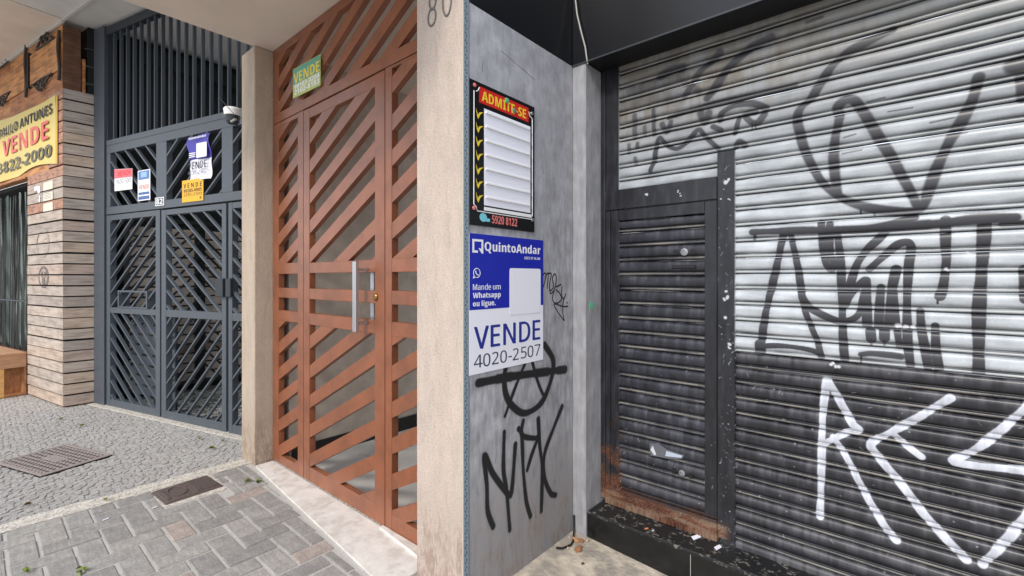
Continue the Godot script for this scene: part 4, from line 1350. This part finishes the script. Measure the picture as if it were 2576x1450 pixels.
	var g0 := local_to(SHOP_AT, SHOP_TURN, -5.6, 0.26)
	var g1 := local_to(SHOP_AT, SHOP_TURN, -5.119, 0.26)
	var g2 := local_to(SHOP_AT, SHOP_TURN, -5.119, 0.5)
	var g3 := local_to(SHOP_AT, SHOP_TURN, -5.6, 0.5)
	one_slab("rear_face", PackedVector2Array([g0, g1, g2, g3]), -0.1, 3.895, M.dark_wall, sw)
	for k in 3: one_slab("batten", PackedVector2Array([ec + e * 0.17 + Vector2(-0.03, 0), ec + e * 0.17, back + e * 0.08, back + e * 0.08 + Vector2(-0.03, 0)]), 3.3 + k * 0.18, 3.315 + k * 0.18, M.slate_dark, sw)

func scroll(u: float, y: float, w: float, up: float, label: String) -> void:
	var o := thing("iron_ornament", label, "iron ornament", SHOP_AT, SHOP_TURN, "iron fittings on the wooden fascia")
	var st := mb()
	tube(st, [Vector3(u - w, y - 0.035 * up, 0.016), Vector3(u, y - 0.045 * up, 0.018), Vector3(u + w, y - 0.035 * up, 0.016)], 0.009, 5)
	mesh("base_rod", st, M.fitting, o)
	for s in [-1.0, 1.0]:
		st = mb()
		var pts := []
		for k in 22:
			var t := k / 21.0
			var r := lerpf(0.055, 0.012, t)
			var a: float = PI * 0.5 + s * (t * 8.0 - 1.2)
			pts.append(Vector3(u + s * 0.065 + cos(a) * r, y + up * (0.015 + sin(a) * r), 0.018))
		tube(st, pts, 0.009, 5)
		mesh("curl", st, M.fitting, o)
		st = mb()
		pts = []
		for k in 8:
			var t := k / 7.0
			pts.append(Vector3(u + s * lerpf(0.1, w * 0.85, t), y + up * (-0.02 + 0.05 * sin((1.0 - t) * 2.4) * (1.0 - t)), 0.018))
		tube(st, pts, 0.011, 5)
		mesh("tendril", st, M.fitting, o)
	one_prism("leaf_tip", poly_of([u - 0.03, y, u + 0.03, y, u, y + up * 0.085]) if up > 0 else poly_of([u - 0.03, y, u, y + up * 0.085, u + 0.03, y]), 0.008, 0.022, M.fitting, o)

# ---------- signs ----------
func on_wall(n: String, label: String, category: String) -> Node3D:   # a thing on the grey wall; local x runs into the bay, local z towards the street side
	return thing(n, label, category, Vector3(0.0205, 0, 0), PI / 2)

func check_mark(u: float, y: float) -> PackedVector2Array:
	return poly_of([u, y, u + 0.011, y - 0.024, u + 0.02, y - 0.012, u + 0.042, y - 0.006, u + 0.024, y - 0.02, u + 0.013, y - 0.04, u + 0.007, y - 0.03])

func build_signs() -> void:
	# job notice board
	var p := on_wall("notice_board", "black job notice board with red heading and seven white slots", "notice board")
	one_prism("panel", rect(-0.001, 1.51, 0.411, 2.083), 0.0005, 0.006, M.black_panel, p)
	one_prism("heading", rect(0.052, 2.003, 0.366, 2.067), 0.006, 0.0072, M.red, p)
	text(p, "ADMITE-SE", 0.066, 2.014, 0.347, 2.054, 0.0074, M.yellow)
	one_prism("slot_sheet", rect(0.08, 1.595, 0.379, 1.986), 0.006, 0.0075, M.paper, p)
	for k in 7:
		var y := 1.976 - k * 0.0572
		one_box("slot_rail", Vector3(0.086, y - 0.009, 0.0076), Vector3(0.374, y, 0.013), M.white, p, 0.0015)
		one_prism("check_mark", check_mark(0.033, 1.975 - k * 0.0556), 0.006, 0.0068, M.yellow, p)
	one_prism("footer", rect(0.08, 1.574, 0.385, 1.588), 0.006, 0.009, M.white, p)
	var st := mb()
	tube(st, [Vector3(0.052, 2.062, 0.0065), Vector3(0.046, 2.05, 0.0065), Vector3(0.036, 2.042, 0.0065), Vector3(0.022, 2.041, 0.0065), Vector3(0.021, 1.592, 0.0065), Vector3(0.034, 1.584, 0.0065), Vector3(0.04, 1.567, 0.0065), Vector3(0.386, 1.567, 0.0065), Vector3(0.394, 1.585, 0.0065), Vector3(0.394, 2.026, 0.0065), Vector3(0.376, 2.034, 0.0065), Vector3(0.368, 2.052, 0.0065)], 0.0022, 5)
	mesh("border_line", st, M.white, p)
	for q in [[0.026, 2.064], [0.392, 2.05], [0.022, 1.577], [0.395, 1.565]]:
		st = mb()
		lathe(st, Vector3(q[0], q[1], 0.006), Vector3(0, 0, 1), [Vector2(0, 0.0085), Vector2(0.003, 0.0075), Vector2(0.004, 0.003), Vector2(0.004, 0.0)], 12)
		mesh("screw", st, M.pale_red if q[0] < 0.1 else M.steel, p)
	text(p, "5920 8122", 0.126, 1.526, 0.288, 1.56, 0.0062, M.pale_red)
	var ic := mb()
	prism(ic, circle(Vector2(0.075, 1.545), 0.021, 18, 0.85), 0.006, 0.0068)
	prism(ic, rect(0.08, 1.53, 0.113, 1.543), 0.0061, 0.0074)
	mesh("phone_emblem", ic, mat(rgb(120, 200, 214), 0.5), p)
	for q in [[0.216, 2.057, rgb(96, 176, 132)], [0.266, 2.028, rgb(108, 126, 122)]]:
		st = mb()
		lathe(st, Vector3(q[0], q[1], 0.0076), Vector3(0, 0, 1), [Vector2(0, 0.012), Vector2(0.004, 0.011), Vector2(0.006, 0.004), Vector2(0.006, 0)], 12)
		mesh("magnet", st, mat(q[2], 0.4), p)
	# estate agent poster, its square code field left blank
	p = on_wall("poster", "blue and white for sale poster pasted below the job notice board", "poster")
	one_prism("sheet", rect(0.0, 0.917, 0.481, 1.477), 0.0004, 0.003, M.paper, p)
	one_prism("blue_field", rect(0.0, 1.1735, 0.481, 1.477), 0.003, 0.0036, M.blue, p)
	var mark := PackedVector2Array([Vector2(0.016, 1.455), Vector2(0.016, 1.401), Vector2(0.046, 1.401), Vector2(0.046, 1.41), Vector2(0.026, 1.41), Vector2(0.026, 1.446), Vector2(0.067, 1.446), Vector2(0.067, 1.418), Vector2(0.05, 1.42), Vector2(0.068, 1.399), Vector2(0.077, 1.399), Vector2(0.077, 1.455)])
	one_prism("logo", mark, 0.0037, 0.0043, M.white, p)
	text(p, "QuintoAndar", 0.086, 1.402, 0.459, 1.45, 0.0038, M.white)
	text(p, "CRECI-SP 24.344", 0.34, 1.384, 0.457, 1.396, 0.0038, M.white, false)
	st = mb()
	var ring := []
	for k in 25: ring.append(Vector3(0.041 + cos(TAU * k / 24.0) * 0.0185, 1.32 + sin(TAU * k / 24.0) * 0.0185, 0.0038))
	tube(st, ring, 0.0016, 4)
	prism(st, poly_of([0.019, 1.298, 0.03, 1.301, 0.023, 1.309]), 0.0037, 0.0044)
	tube(st, [Vector3(0.034, 1.329, 0.0038), Vector3(0.036, 1.32, 0.0038), Vector3(0.043, 1.313, 0.0038), Vector3(0.05, 1.312, 0.0038)], 0.0026, 5)
	mesh("phone_emblem", st, M.white, p)
	text(p, "Mande um", 0.019, 1.252, 0.182, 1.277, 0.0038, M.white, false)
	text(p, "Whatsapp", 0.019, 1.213, 0.182, 1.243, 0.0038, M.white)
	text(p, "ou ligue.", 0.019, 1.18, 0.151, 1.21, 0.0038, M.white)
	one_prism("blank_field", rounded(0.239, 1.14, 0.46, 1.343, 0.012), 0.0037, 0.0044, M.paper, p)
	for k in 3:
		text(p, "VENDE", 0.025 + k * 0.0022, 1.017 - k * 0.001, 0.454 + k * 0.0022, 1.106 - k * 0.001, 0.0031 + k * 0.0001, M.navy_ink, false)
	text(p, "4020-2507", 0.025, 0.94, 0.459, 0.993, 0.0031, mat(rgb(52, 56, 84), 0.6), false)
	# green and yellow plate wired to the brown gate
	p = thing("sale_sign", "green and yellow for sale plate wired to the bars above the brown door", "sign", Vector3(-1.73, 2.475, -0.1), 0.0)
	p.rotation.y = 0.04
	one_prism("plate", rect(0, 0.0, 0.34, 0.19), 0.0, 0.004, mat(rgb(178, 192, 108), 0.5), p)
	one_prism("upper_field", rect(0.003, 0.085, 0.337, 0.187), 0.004, 0.0046, mat(rgb(92, 160, 134), 0.5), p)
	text(p, "VENDE", 0.012, 0.09, 0.33, 0.155, 0.0048, M.yellow)
	text(p, "99103-0204", 0.02, 0.052, 0.33, 0.083, 0.0042, M.white)
	text(p, "2102-8183", 0.02, 0.016, 0.33, 0.048, 0.0042, M.white)
	st = mb()
	tube(st, [Vector3(0.335, 0.185, 0.003), Vector3(0.36, 0.15, -0.01), Vector3(0.385, 0.12, -0.022)], 0.0016, 4)
	tube(st, [Vector3(0.01, 0.186, 0.003), Vector3(0.0, 0.2, -0.015)], 0.0016, 4)
	mesh("wire", st, M.cable_pale, p)
	# security camera on the left pillar
	p = thing("security_camera", "small white topped security camera on a bracket beside the narrow pillar", "camera", Vector3(-2.455, 2.505, 0.03), -0.5)
	p.scale = Vector3.ONE * 0.8
	st = mb()
	lathe(st, Vector3(-0.06, 0.06, 0.0), Vector3(0, -1, 0), [Vector2(-0.012, 0.0), Vector2(-0.012, 0.07), Vector2(0.0, 0.078), Vector2(0.055, 0.07), Vector2(0.058, 0.0)], 20)
	mesh("cap", st, M.white, p)
	st = mb()
	lathe(st, Vector3(-0.06, 0.001, 0.0), Vector3(0, -1, 0), [Vector2(0, 0.062), Vector2(0.05, 0.055), Vector2(0.068, 0.042), Vector2(0.07, 0.0)], 20)
	mesh("body", st, M.slate_dark, p)
	st = mb()
	tube(st, [Vector3(-0.03, -0.05, 0), Vector3(0.0, -0.066, 0.0), Vector3(0.118, -0.075, -0.055)], 0.011, 8)
	mesh("bracket", st, M.cable_pale, p)
	st = mb()
	tube(st, [Vector3(0.118, -0.08, -0.055), Vector3(0.135, -0.04, -0.05), Vector3(0.19, 0.08, 0.06)], 0.003, 5)
	mesh("cable", st, M.grey_paint, p)
	# plates and bills on the dark gate
	p = thing("number_plate", "small white house number plate reading 82 on the dark gate", "number plate", GATE_AT, GATE_TURN)
	one_prism("plate", rect(1.056, 1.972, 1.198, 2.05), 0.001, 0.005, M.white, p)
	one_prism("field", rect(1.066, 1.98, 1.188, 2.042), 0.005, 0.0056, mat(rgb(60, 70, 90), 0.5), p)
	text(p, "82", 1.075, 1.986, 1.18, 2.036, 0.0058, M.white)
	p = thing("sale_sign", "red and white for sale card tied to the upper left of the dark gate", "sign", GATE_AT, GATE_TURN, "cards tied to the dark gate")
	one_prism("card", poly_of([0.345, 2.17, 0.665, 2.165, 0.67, 2.365, 0.34, 2.39]), 0.003, 0.006, M.white, p)
	one_prism("red_field", poly_of([0.342, 2.295, 0.668, 2.285, 0.67, 2.363, 0.341, 2.388]), 0.006, 0.0066, mat(rgb(224, 112, 122), 0.5), p)
	text(p, "VENDE", 0.40, 2.31, 0.65, 2.36, 0.0068, M.red)
	text(p, "99282-5005", 0.38, 2.235, 0.655, 2.28, 0.0062, M.grey_ink, false)
	p = thing("sale_sign", "narrow blue and white for sale card next to the red card", "sign", GATE_AT, GATE_TURN, "cards tied to the dark gate")
	one_prism("card", rect(0.765, 2.04, 0.975, 2.33), 0.003, 0.006, M.white, p)
	one_prism("blue_field", rect(0.778, 2.24, 0.962, 2.322), 0.006, 0.0066, mat(rgb(92, 128, 182), 0.5), p)
	one_prism("emblem", rect(0.82, 2.262, 0.92, 2.31), 0.0066, 0.007, mat(rgb(150, 186, 226), 0.5), p)
	text(p, "VENDE", 0.785, 2.148, 0.955, 2.19, 0.0062, mat(rgb(214, 96, 60), 0.5))
	one_prism("stripe", rect(0.778, 2.096, 0.962, 2.12), 0.006, 0.0066, mat(rgb(74, 104, 160), 0.5), p)
	one_prism("stripe", rect(0.778, 2.05, 0.962, 2.082), 0.006, 0.0066, mat(rgb(74, 104, 160), 0.5), p)
	p = thing("sale_sign", "crumpled blue and white for sale sheet hanging on the dark gate", "sign", GATE_AT, GATE_TURN, "cards tied to the dark gate")
	var rows := 12
	for part in [["blue_field", 2.335, 2.545, mat(rgb(74, 68, 168), 0.5)], ["sheet", 2.155, 2.3345, M.paper]]:
		st = mb()
		for r in rows:
			var q := []
			for cc in 6:
				pass
			for c in 5:
				q = []
				for k in [[c, r], [c + 1, r], [c + 1, r + 1], [c, r + 1]]:
					var v: float = lerpf(part[1], part[2], k[1] / float(rows))
					var lean := 0.03 * sin((v - 2.15) * 9.0)
					q.append([Vector3(1.59 + k[0] * 0.061 + lean * 0.6, v, 0.012 + 0.012 * sin(k[0] * 1.3 + v * 16.0) + 0.008 * sin(v * 31.0)), Vector3(0.25 * cos(k[0] * 1.3 + v * 16.0), 0.25 * cos(v * 31.0), 1).normalized()])
				smooth_quad(st, q)
		mesh(part[0], st, part[3], p)
	text(p, "QuintoAndar", 1.63, 2.505, 1.88, 2.53, 0.034, M.white)
	one_prism("blank_field", rounded(1.74, 2.34, 1.885, 2.465, 0.01), 0.033, 0.0345, M.paper, p)
	for k in 3: one_prism("line_of_print", rect(1.635, 2.352 + k * 0.016, 1.725, 2.36 + k * 0.016), 0.033, 0.0345, M.white, p)
	text(p, "VENDE", 1.62, 2.248, 1.885, 2.31, 0.034, M.ink, false)
	text(p, "4020-2507", 1.62, 2.2, 1.885, 2.235, 0.034, M.grey_ink, false)
	p = thing("sale_sign", "square yellow for sale card below the crumpled sheet on the dark gate", "sign", GATE_AT, GATE_TURN, "cards tied to the dark gate")
	one_prism("card", rect(1.482, 1.975, 1.79, 2.17), 0.003, 0.006, mat(rgb(236, 178, 42), 0.5), p)
	text(p, "V E N D E", 1.505, 2.1, 1.77, 2.14, 0.0062, M.ink)
	text(p, "99285-0005", 1.505, 2.06, 1.77, 2.09, 0.0062, M.ink)
	text(p, "3285-2300", 1.505, 2.026, 1.77, 2.053, 0.0062, M.ink, false)
	one_prism("emblem", rect(1.74, 1.99, 1.765, 2.015), 0.006, 0.0066, mat(rgb(150, 104, 20), 0.5), p)
	# yellow cloth banner on the wooden front
	p = thing("banner", "yellow cloth for sale banner stretched across the wooden shop front", "banner", SHOP_AT, SHOP_TURN)
	st = mb()
	var nx := 40
	var ny := 12
	for j in ny:
		for i in nx:
			var q := []
			for k in [[i, j], [i + 1, j], [i + 1, j + 1], [i, j + 1]]:
				q.append(banner_point(k[0] / float(nx), k[1] / float(ny)))
			smooth_quad(st, q)
	mesh("cloth", st, mat(rgb(216, 194, 112), 0.55), p)
	st = mb()
	box(st, Vector3(1.845, 2.455, 0.004), Vector3(1.89, 3.15, 0.012), 0.002)
	mesh("hem", st, mat(rgb(206, 164, 62), 0.6), p)
	text(p, "PAULO ANTUNES", 0.035, 2.985, 1.775, 3.09, 0.0195, M.ink)
	text(p, "VENDE", 0.16, 2.745, 1.66, 2.935, 0.0195, mat(rgb(216, 92, 84), 0.5))
	text(p, "3822-2000", -0.02, 2.55, 1.75, 2.68, 0.0195, mat(rgb(92, 86, 58), 0.5))
	# papers pasted on the plank pillar
	p = thing("pasted_paper", "torn pale paper strip pasted near the top of the plank pillar", "paper", SHOP_AT, SHOP_TURN, "papers pasted on the plank pillar")
	for k in 3: one_box("strip", Vector3(1.47, 2.0 + k * 0.1103, 0.0025), Vector3(1.74, 2.084 + k * 0.1103, 0.0035), mat(rgb(222, 214, 196), 0.7), p)
	for k in 5: one_prism("line_of_print", rect(1.5, 2.13 + k * 0.017, 1.7 - 0.03 * (k % 2), 2.134 + k * 0.017), 0.0036, 0.0042, M.grey_ink, p)
	p = thing("pasted_paper", "ragged white paper scrap left of the pasted strip on the plank pillar", "paper", SHOP_AT, SHOP_TURN, "papers pasted on the plank pillar")
	one_prism("scrap", poly_of([1.2, 2.24, 1.27, 2.25, 1.3, 2.23, 1.31, 2.2, 1.38, 2.22, 1.37, 2.285, 1.2, 2.29]), 0.0025, 0.0035, M.paper, p)
	one_prism("scrap", poly_of([1.33, 2.12, 1.37, 2.11, 1.38, 2.18, 1.34, 2.185]), 0.0025, 0.0035, M.paper, p)
	for q in [[1.44, 1.67, 0.2, "large faded grey ring stencilled on the plank pillar"], [1.47, 1.31, 0.15, "small dark ring emblem stencilled lower on the plank pillar"]]:
		p = thing("stencil_mark", q[3], "stencil mark", SHOP_AT, SHOP_TURN, "ring marks stencilled on the plank pillar")
		for k in 5:
			var y := 0.018 + 0.1103 * (floorf((q[1] - q[2] * 0.8) / 0.1103) + k)
			var outer := circle(Vector2(q[0], q[1]), q[2], 28, 0.78)
			var inner := circle(Vector2(q[0] - 0.01, q[1]), q[2] * 0.78, 28, 0.78)
			var mt := mat(rgb(164, 154, 146), 0.85) if q[2] > 0.18 else mat(rgb(116, 108, 104), 0.85)
			for piece in Geometry2D.intersect_polygons(outer, rect(0.97, y, 1.99, y + 0.092)):
				for rr in Geometry2D.clip_polygons(piece, inner):
					if not Geometry2D.is_polygon_clockwise(rr): one_prism("ring", rr, 0.0022, 0.0032, mt, p)
			if q[2] < 0.18:
				for hole in [[-0.05, 0.03, 0.03], [0.05, 0.03, 0.03], [0.0, -0.04, 0.045]]:
					for piece in Geometry2D.intersect_polygons(circle(Vector2(q[0] + hole[0], q[1] + hole[1]), hole[2], 14), rect(0.97, y, 1.99, y + 0.092)): one_prism("spot", piece, 0.0022, 0.0032, mt, p)
	# stickers
	p = thing("sticker", "small green paper dot stuck on the grey pilaster", "sticker", Vector3(0.0985, 1.16, -0.79), PI / 2)
	one_prism("dot", circle(Vector2.ZERO, 0.017, 12, 1.2), 0.0, 0.0012, mat(rgb(96, 190, 140), 0.7), p)
	p = thing("torn_tape", "torn strip of clear tape with pale paper stuck on the black wicket", "tape", Vector3(0.45, 0.46, -0.893))
	one_prism("tape", poly_of([-0.08, -0.028, 0.01, -0.02, 0.075, -0.006, 0.085, 0.014, 0.0, 0.022, -0.04, 0.04, -0.085, 0.03]), 0.0, 0.0012, mat(rgb(98, 100, 108), 0.25), p)
	one_prism("paper", poly_of([-0.005, -0.012, 0.07, -0.001, 0.078, 0.01, 0.0, 0.014]), 0.0013, 0.002, mat(rgb(178, 188, 206), 0.5), p)
	one_prism("paper", poly_of([-0.08, 0.0, -0.06, -0.022, -0.05, -0.016, -0.068, 0.024]), 0.0013, 0.002, mat(rgb(196, 200, 208), 0.5), p)

func rounded(x0: float, y0: float, x1: float, y1: float, r: float) -> PackedVector2Array:
	var p := PackedVector2Array()
	for q in [[x1 - r, y1 - r, 0.0], [x0 + r, y1 - r, 0.5], [x0 + r, y0 + r, 1.0], [x1 - r, y0 + r, 1.5]]:
		for k in 5:
			var a: float = PI * (q[2] + k / 8.0)
			p.append(Vector2(q[0] + cos(a) * r, q[1] + sin(a) * r))
	return p

func banner_point(a: float, b: float) -> Array:
	var u := lerpf(-0.24, 1.85, a)
	var sag := 0.045 * sin(clampf((a - 0.45) / 0.55, 0.0, 1.0) * PI)
	var lo := 2.46 + sag
	var hi := 3.16 - 0.03 * sin(a * PI) + 0.07 * (1.0 - a)
	var x := u
	var dz := 0.004 * sin(a * 11.0 + b * 2.0) + 0.003 * sin(b * 7.0 - a * 5.0)
	return [Vector3(x, lerpf(lo, hi, b), 0.0105 + dz), Vector3(-0.1 * cos(a * 11.0 + b * 2.0), -0.12 * cos(b * 7.0 - a * 5.0), 1).normalized()]

# ---------- leaves, scraps, weeds ----------
func leaf_shape(st: SurfaceTool, l: float, w: float, fold: float) -> void:
	var pts := [Vector3(-l, 0.002, 0), Vector3(-l * 0.4, 0.004, w), Vector3(l * 0.5, 0.006, w * 0.8), Vector3(l, 0.002, 0), Vector3(l * 0.5, 0.006, -w * 0.8), Vector3(-l * 0.4, 0.004, -w)]
	for k in pts.size():
		if absf(pts[k].z) > 0.0: pts[k].y += fold
	var n := Vector3.UP
	for t in [[0, 1, 3], [1, 2, 3], [0, 3, 5], [3, 4, 5]]:
		tri(st, pts[t[0]], pts[t[1]], pts[t[2]], n)

func build_litter() -> void:
	var spots := [
		[-2.22, 0.766, 0.02, 0, "small green leaf on the mortar strip beside the pavers"],
		[-2.999, 0.08, 0.03, 0, "curled yellow green leaf before the sill of the dark gate"],
		[-2.679, 0.09, 0.028, 0, "olive leaf lying near the foot of the narrow pillar"],
		[-2.8, -0.02, 0.02, 0, "tiny leaf close to the sill between the two gates"],
		[-4.15, 0.65, 0.03, 0, "green leaf on the mosaic in front of the plank pillar"],
		[-4.55, 0.75, 0.026, 0, "pale leaf on the mosaic furthest to the left"],
		[-3.85, 0.5, 0.024, 0, "dull green leaf on the mosaic before the dark gate"],
		[-2.477, 1.065, 0.022, 1, "dry brown leaf on the mosaic by the mortar strip"],
		[0.29, -0.42, 0.017, 0, "bright green leaf on the sandy concrete near the grey wall"],
		[0.47, -0.56, 0.019, 0, "yellow green leaf on the sandy concrete under the step"],
		[0.2, -0.55, 0.014, 1, "dry leaf fragment on the sandy concrete"]]
	for q in spots:
		var st := mb()
		leaf_shape(st, q[2], q[2] * 0.45, q[2] * 0.25)
		leaf_shape(st, q[2] * 0.7, q[2] * 0.4, q[2] * 0.5)
		var o := mesh("fallen_leaf", st, M.leaf if q[3] == 0 else M.leaf_dry)
		o.position = Vector3(q[0], 0.008 if q[0] < 0 else -0.001 - 0.055 * q[0], q[1])
		o.rotation.y = rng.randf() * TAU
		tag(o, q[4], "leaf", "leaves fallen on the pavement")
	for q in [[-1.622, 1.114, "small bright weed in the paver joint at the lower left corner"], [-1.439, 0.957, "small bright weed in the paver joint right of the corner weed"], [-1.87, 0.135, "little weed in the joint by the left end of the threshold"], [-1.81, 0.09, "leafy weed tuft against the marble threshold"]]:
		var o := thing("weed", q[2], "weed", Vector3(q[0], -0.004, q[1]), 0.0, "weeds growing in the paving joints")
		for k in 7:
			var st := mb()
			leaf_shape(st, rng.randf_range(0.01, 0.017), 0.006, 0.003)
			var l := mesh("leaf", st, M.leaf, o)
			l.position = Vector3(rng.randf_range(-0.014, 0.014), rng.randf_range(0.006, 0.02), rng.randf_range(-0.014, 0.014))
			l.rotation = Vector3(rng.randf_range(-0.7, 0.7), rng.randf() * TAU, rng.randf_range(-0.5, 0.5))
	for q in [[-1.943, 0.003, 0.805, 0.018, 0, "white paper scrap on a paver near the mortar strip"], [-1.902, 0.003, 0.6, 0.016, 0, "white scrap beside the small iron lid"], [-1.86, 0.009, -0.03, 0.01, 0, "white crumb on the left end of the threshold"], [0.4, 0.129, -0.78, 0.012, 1, "orange cardboard scrap on the black step"], [0.60, 0.129, -0.86, 0.03, 0, "long white paper scrap on the black step by the rusty sill"], [0.70, 0.129, -0.84, 0.024, 0, "white folded scrap on the black step below the wicket post"], [0.43, 0.129, -0.785, 0.006, 0, "tiny white crumb on the black step beside the orange scrap"]]:
		var st := mb()
		prism(st, poly_of([-q[3], -q[3] * 0.3, q[3] * 0.7, -q[3] * 0.4, q[3], q[3] * 0.2, -q[3] * 0.6, q[3] * 0.4]), -0.001, 0.001)
		var o := mesh("paper_scrap", st, M.paper if q[4] == 0 else mat(rgb(206, 132, 88), 0.8))
		o.position = Vector3(q[0], q[1] + 0.002, q[2])
		o.rotation = Vector3(-PI / 2 + 0.12, 0.7 + q[0], 0)
		tag(o, q[5], "paper scrap", "scraps of litter on the ground and step")
	# cable lying in the corner of the bay
	var st := mb()
	tube(st, [Vector3(0.034, 0.09, -0.73), Vector3(0.035, 0.04, -0.729), Vector3(0.045, 0.012, -0.71), Vector3(0.075, 0.006, -0.66), Vector3(0.085, 0.005, -0.62), Vector3(0.07, 0.006, -0.57), Vector3(0.05, 0.01, -0.55)], 0.005, 6)
	tag(mesh("loose_cable", st, M.cable_black), "black cable end curling on the ground where wall meets step", "cable")
	# rubble in the corner
	for k in 9:
		var o := mb()
		var s := rng.randf_range(0.006, 0.016)
		box(o, Vector3(-s, -s * 0.6, -s * 0.8), Vector3(s, s * 0.6, s * 0.8), s * 0.35)
		var m := mesh("rubble", o, mat([rgb(166, 130, 92), rgb(142, 98, 70), rgb(176, 160, 138)][k % 3], 0.95))
		m.position = Vector3(0.04 + rng.randf() * 0.1, 0.004, -0.74 + rng.randf() * 0.13 + 0.02)
		m.rotation = Vector3(rng.randf(), rng.randf() * 6.0, rng.randf())
		tag(m, "brown crumb of plaster rubble in the corner at the foot of the grey wall", "rubble", "plaster crumbs in the wall corner")
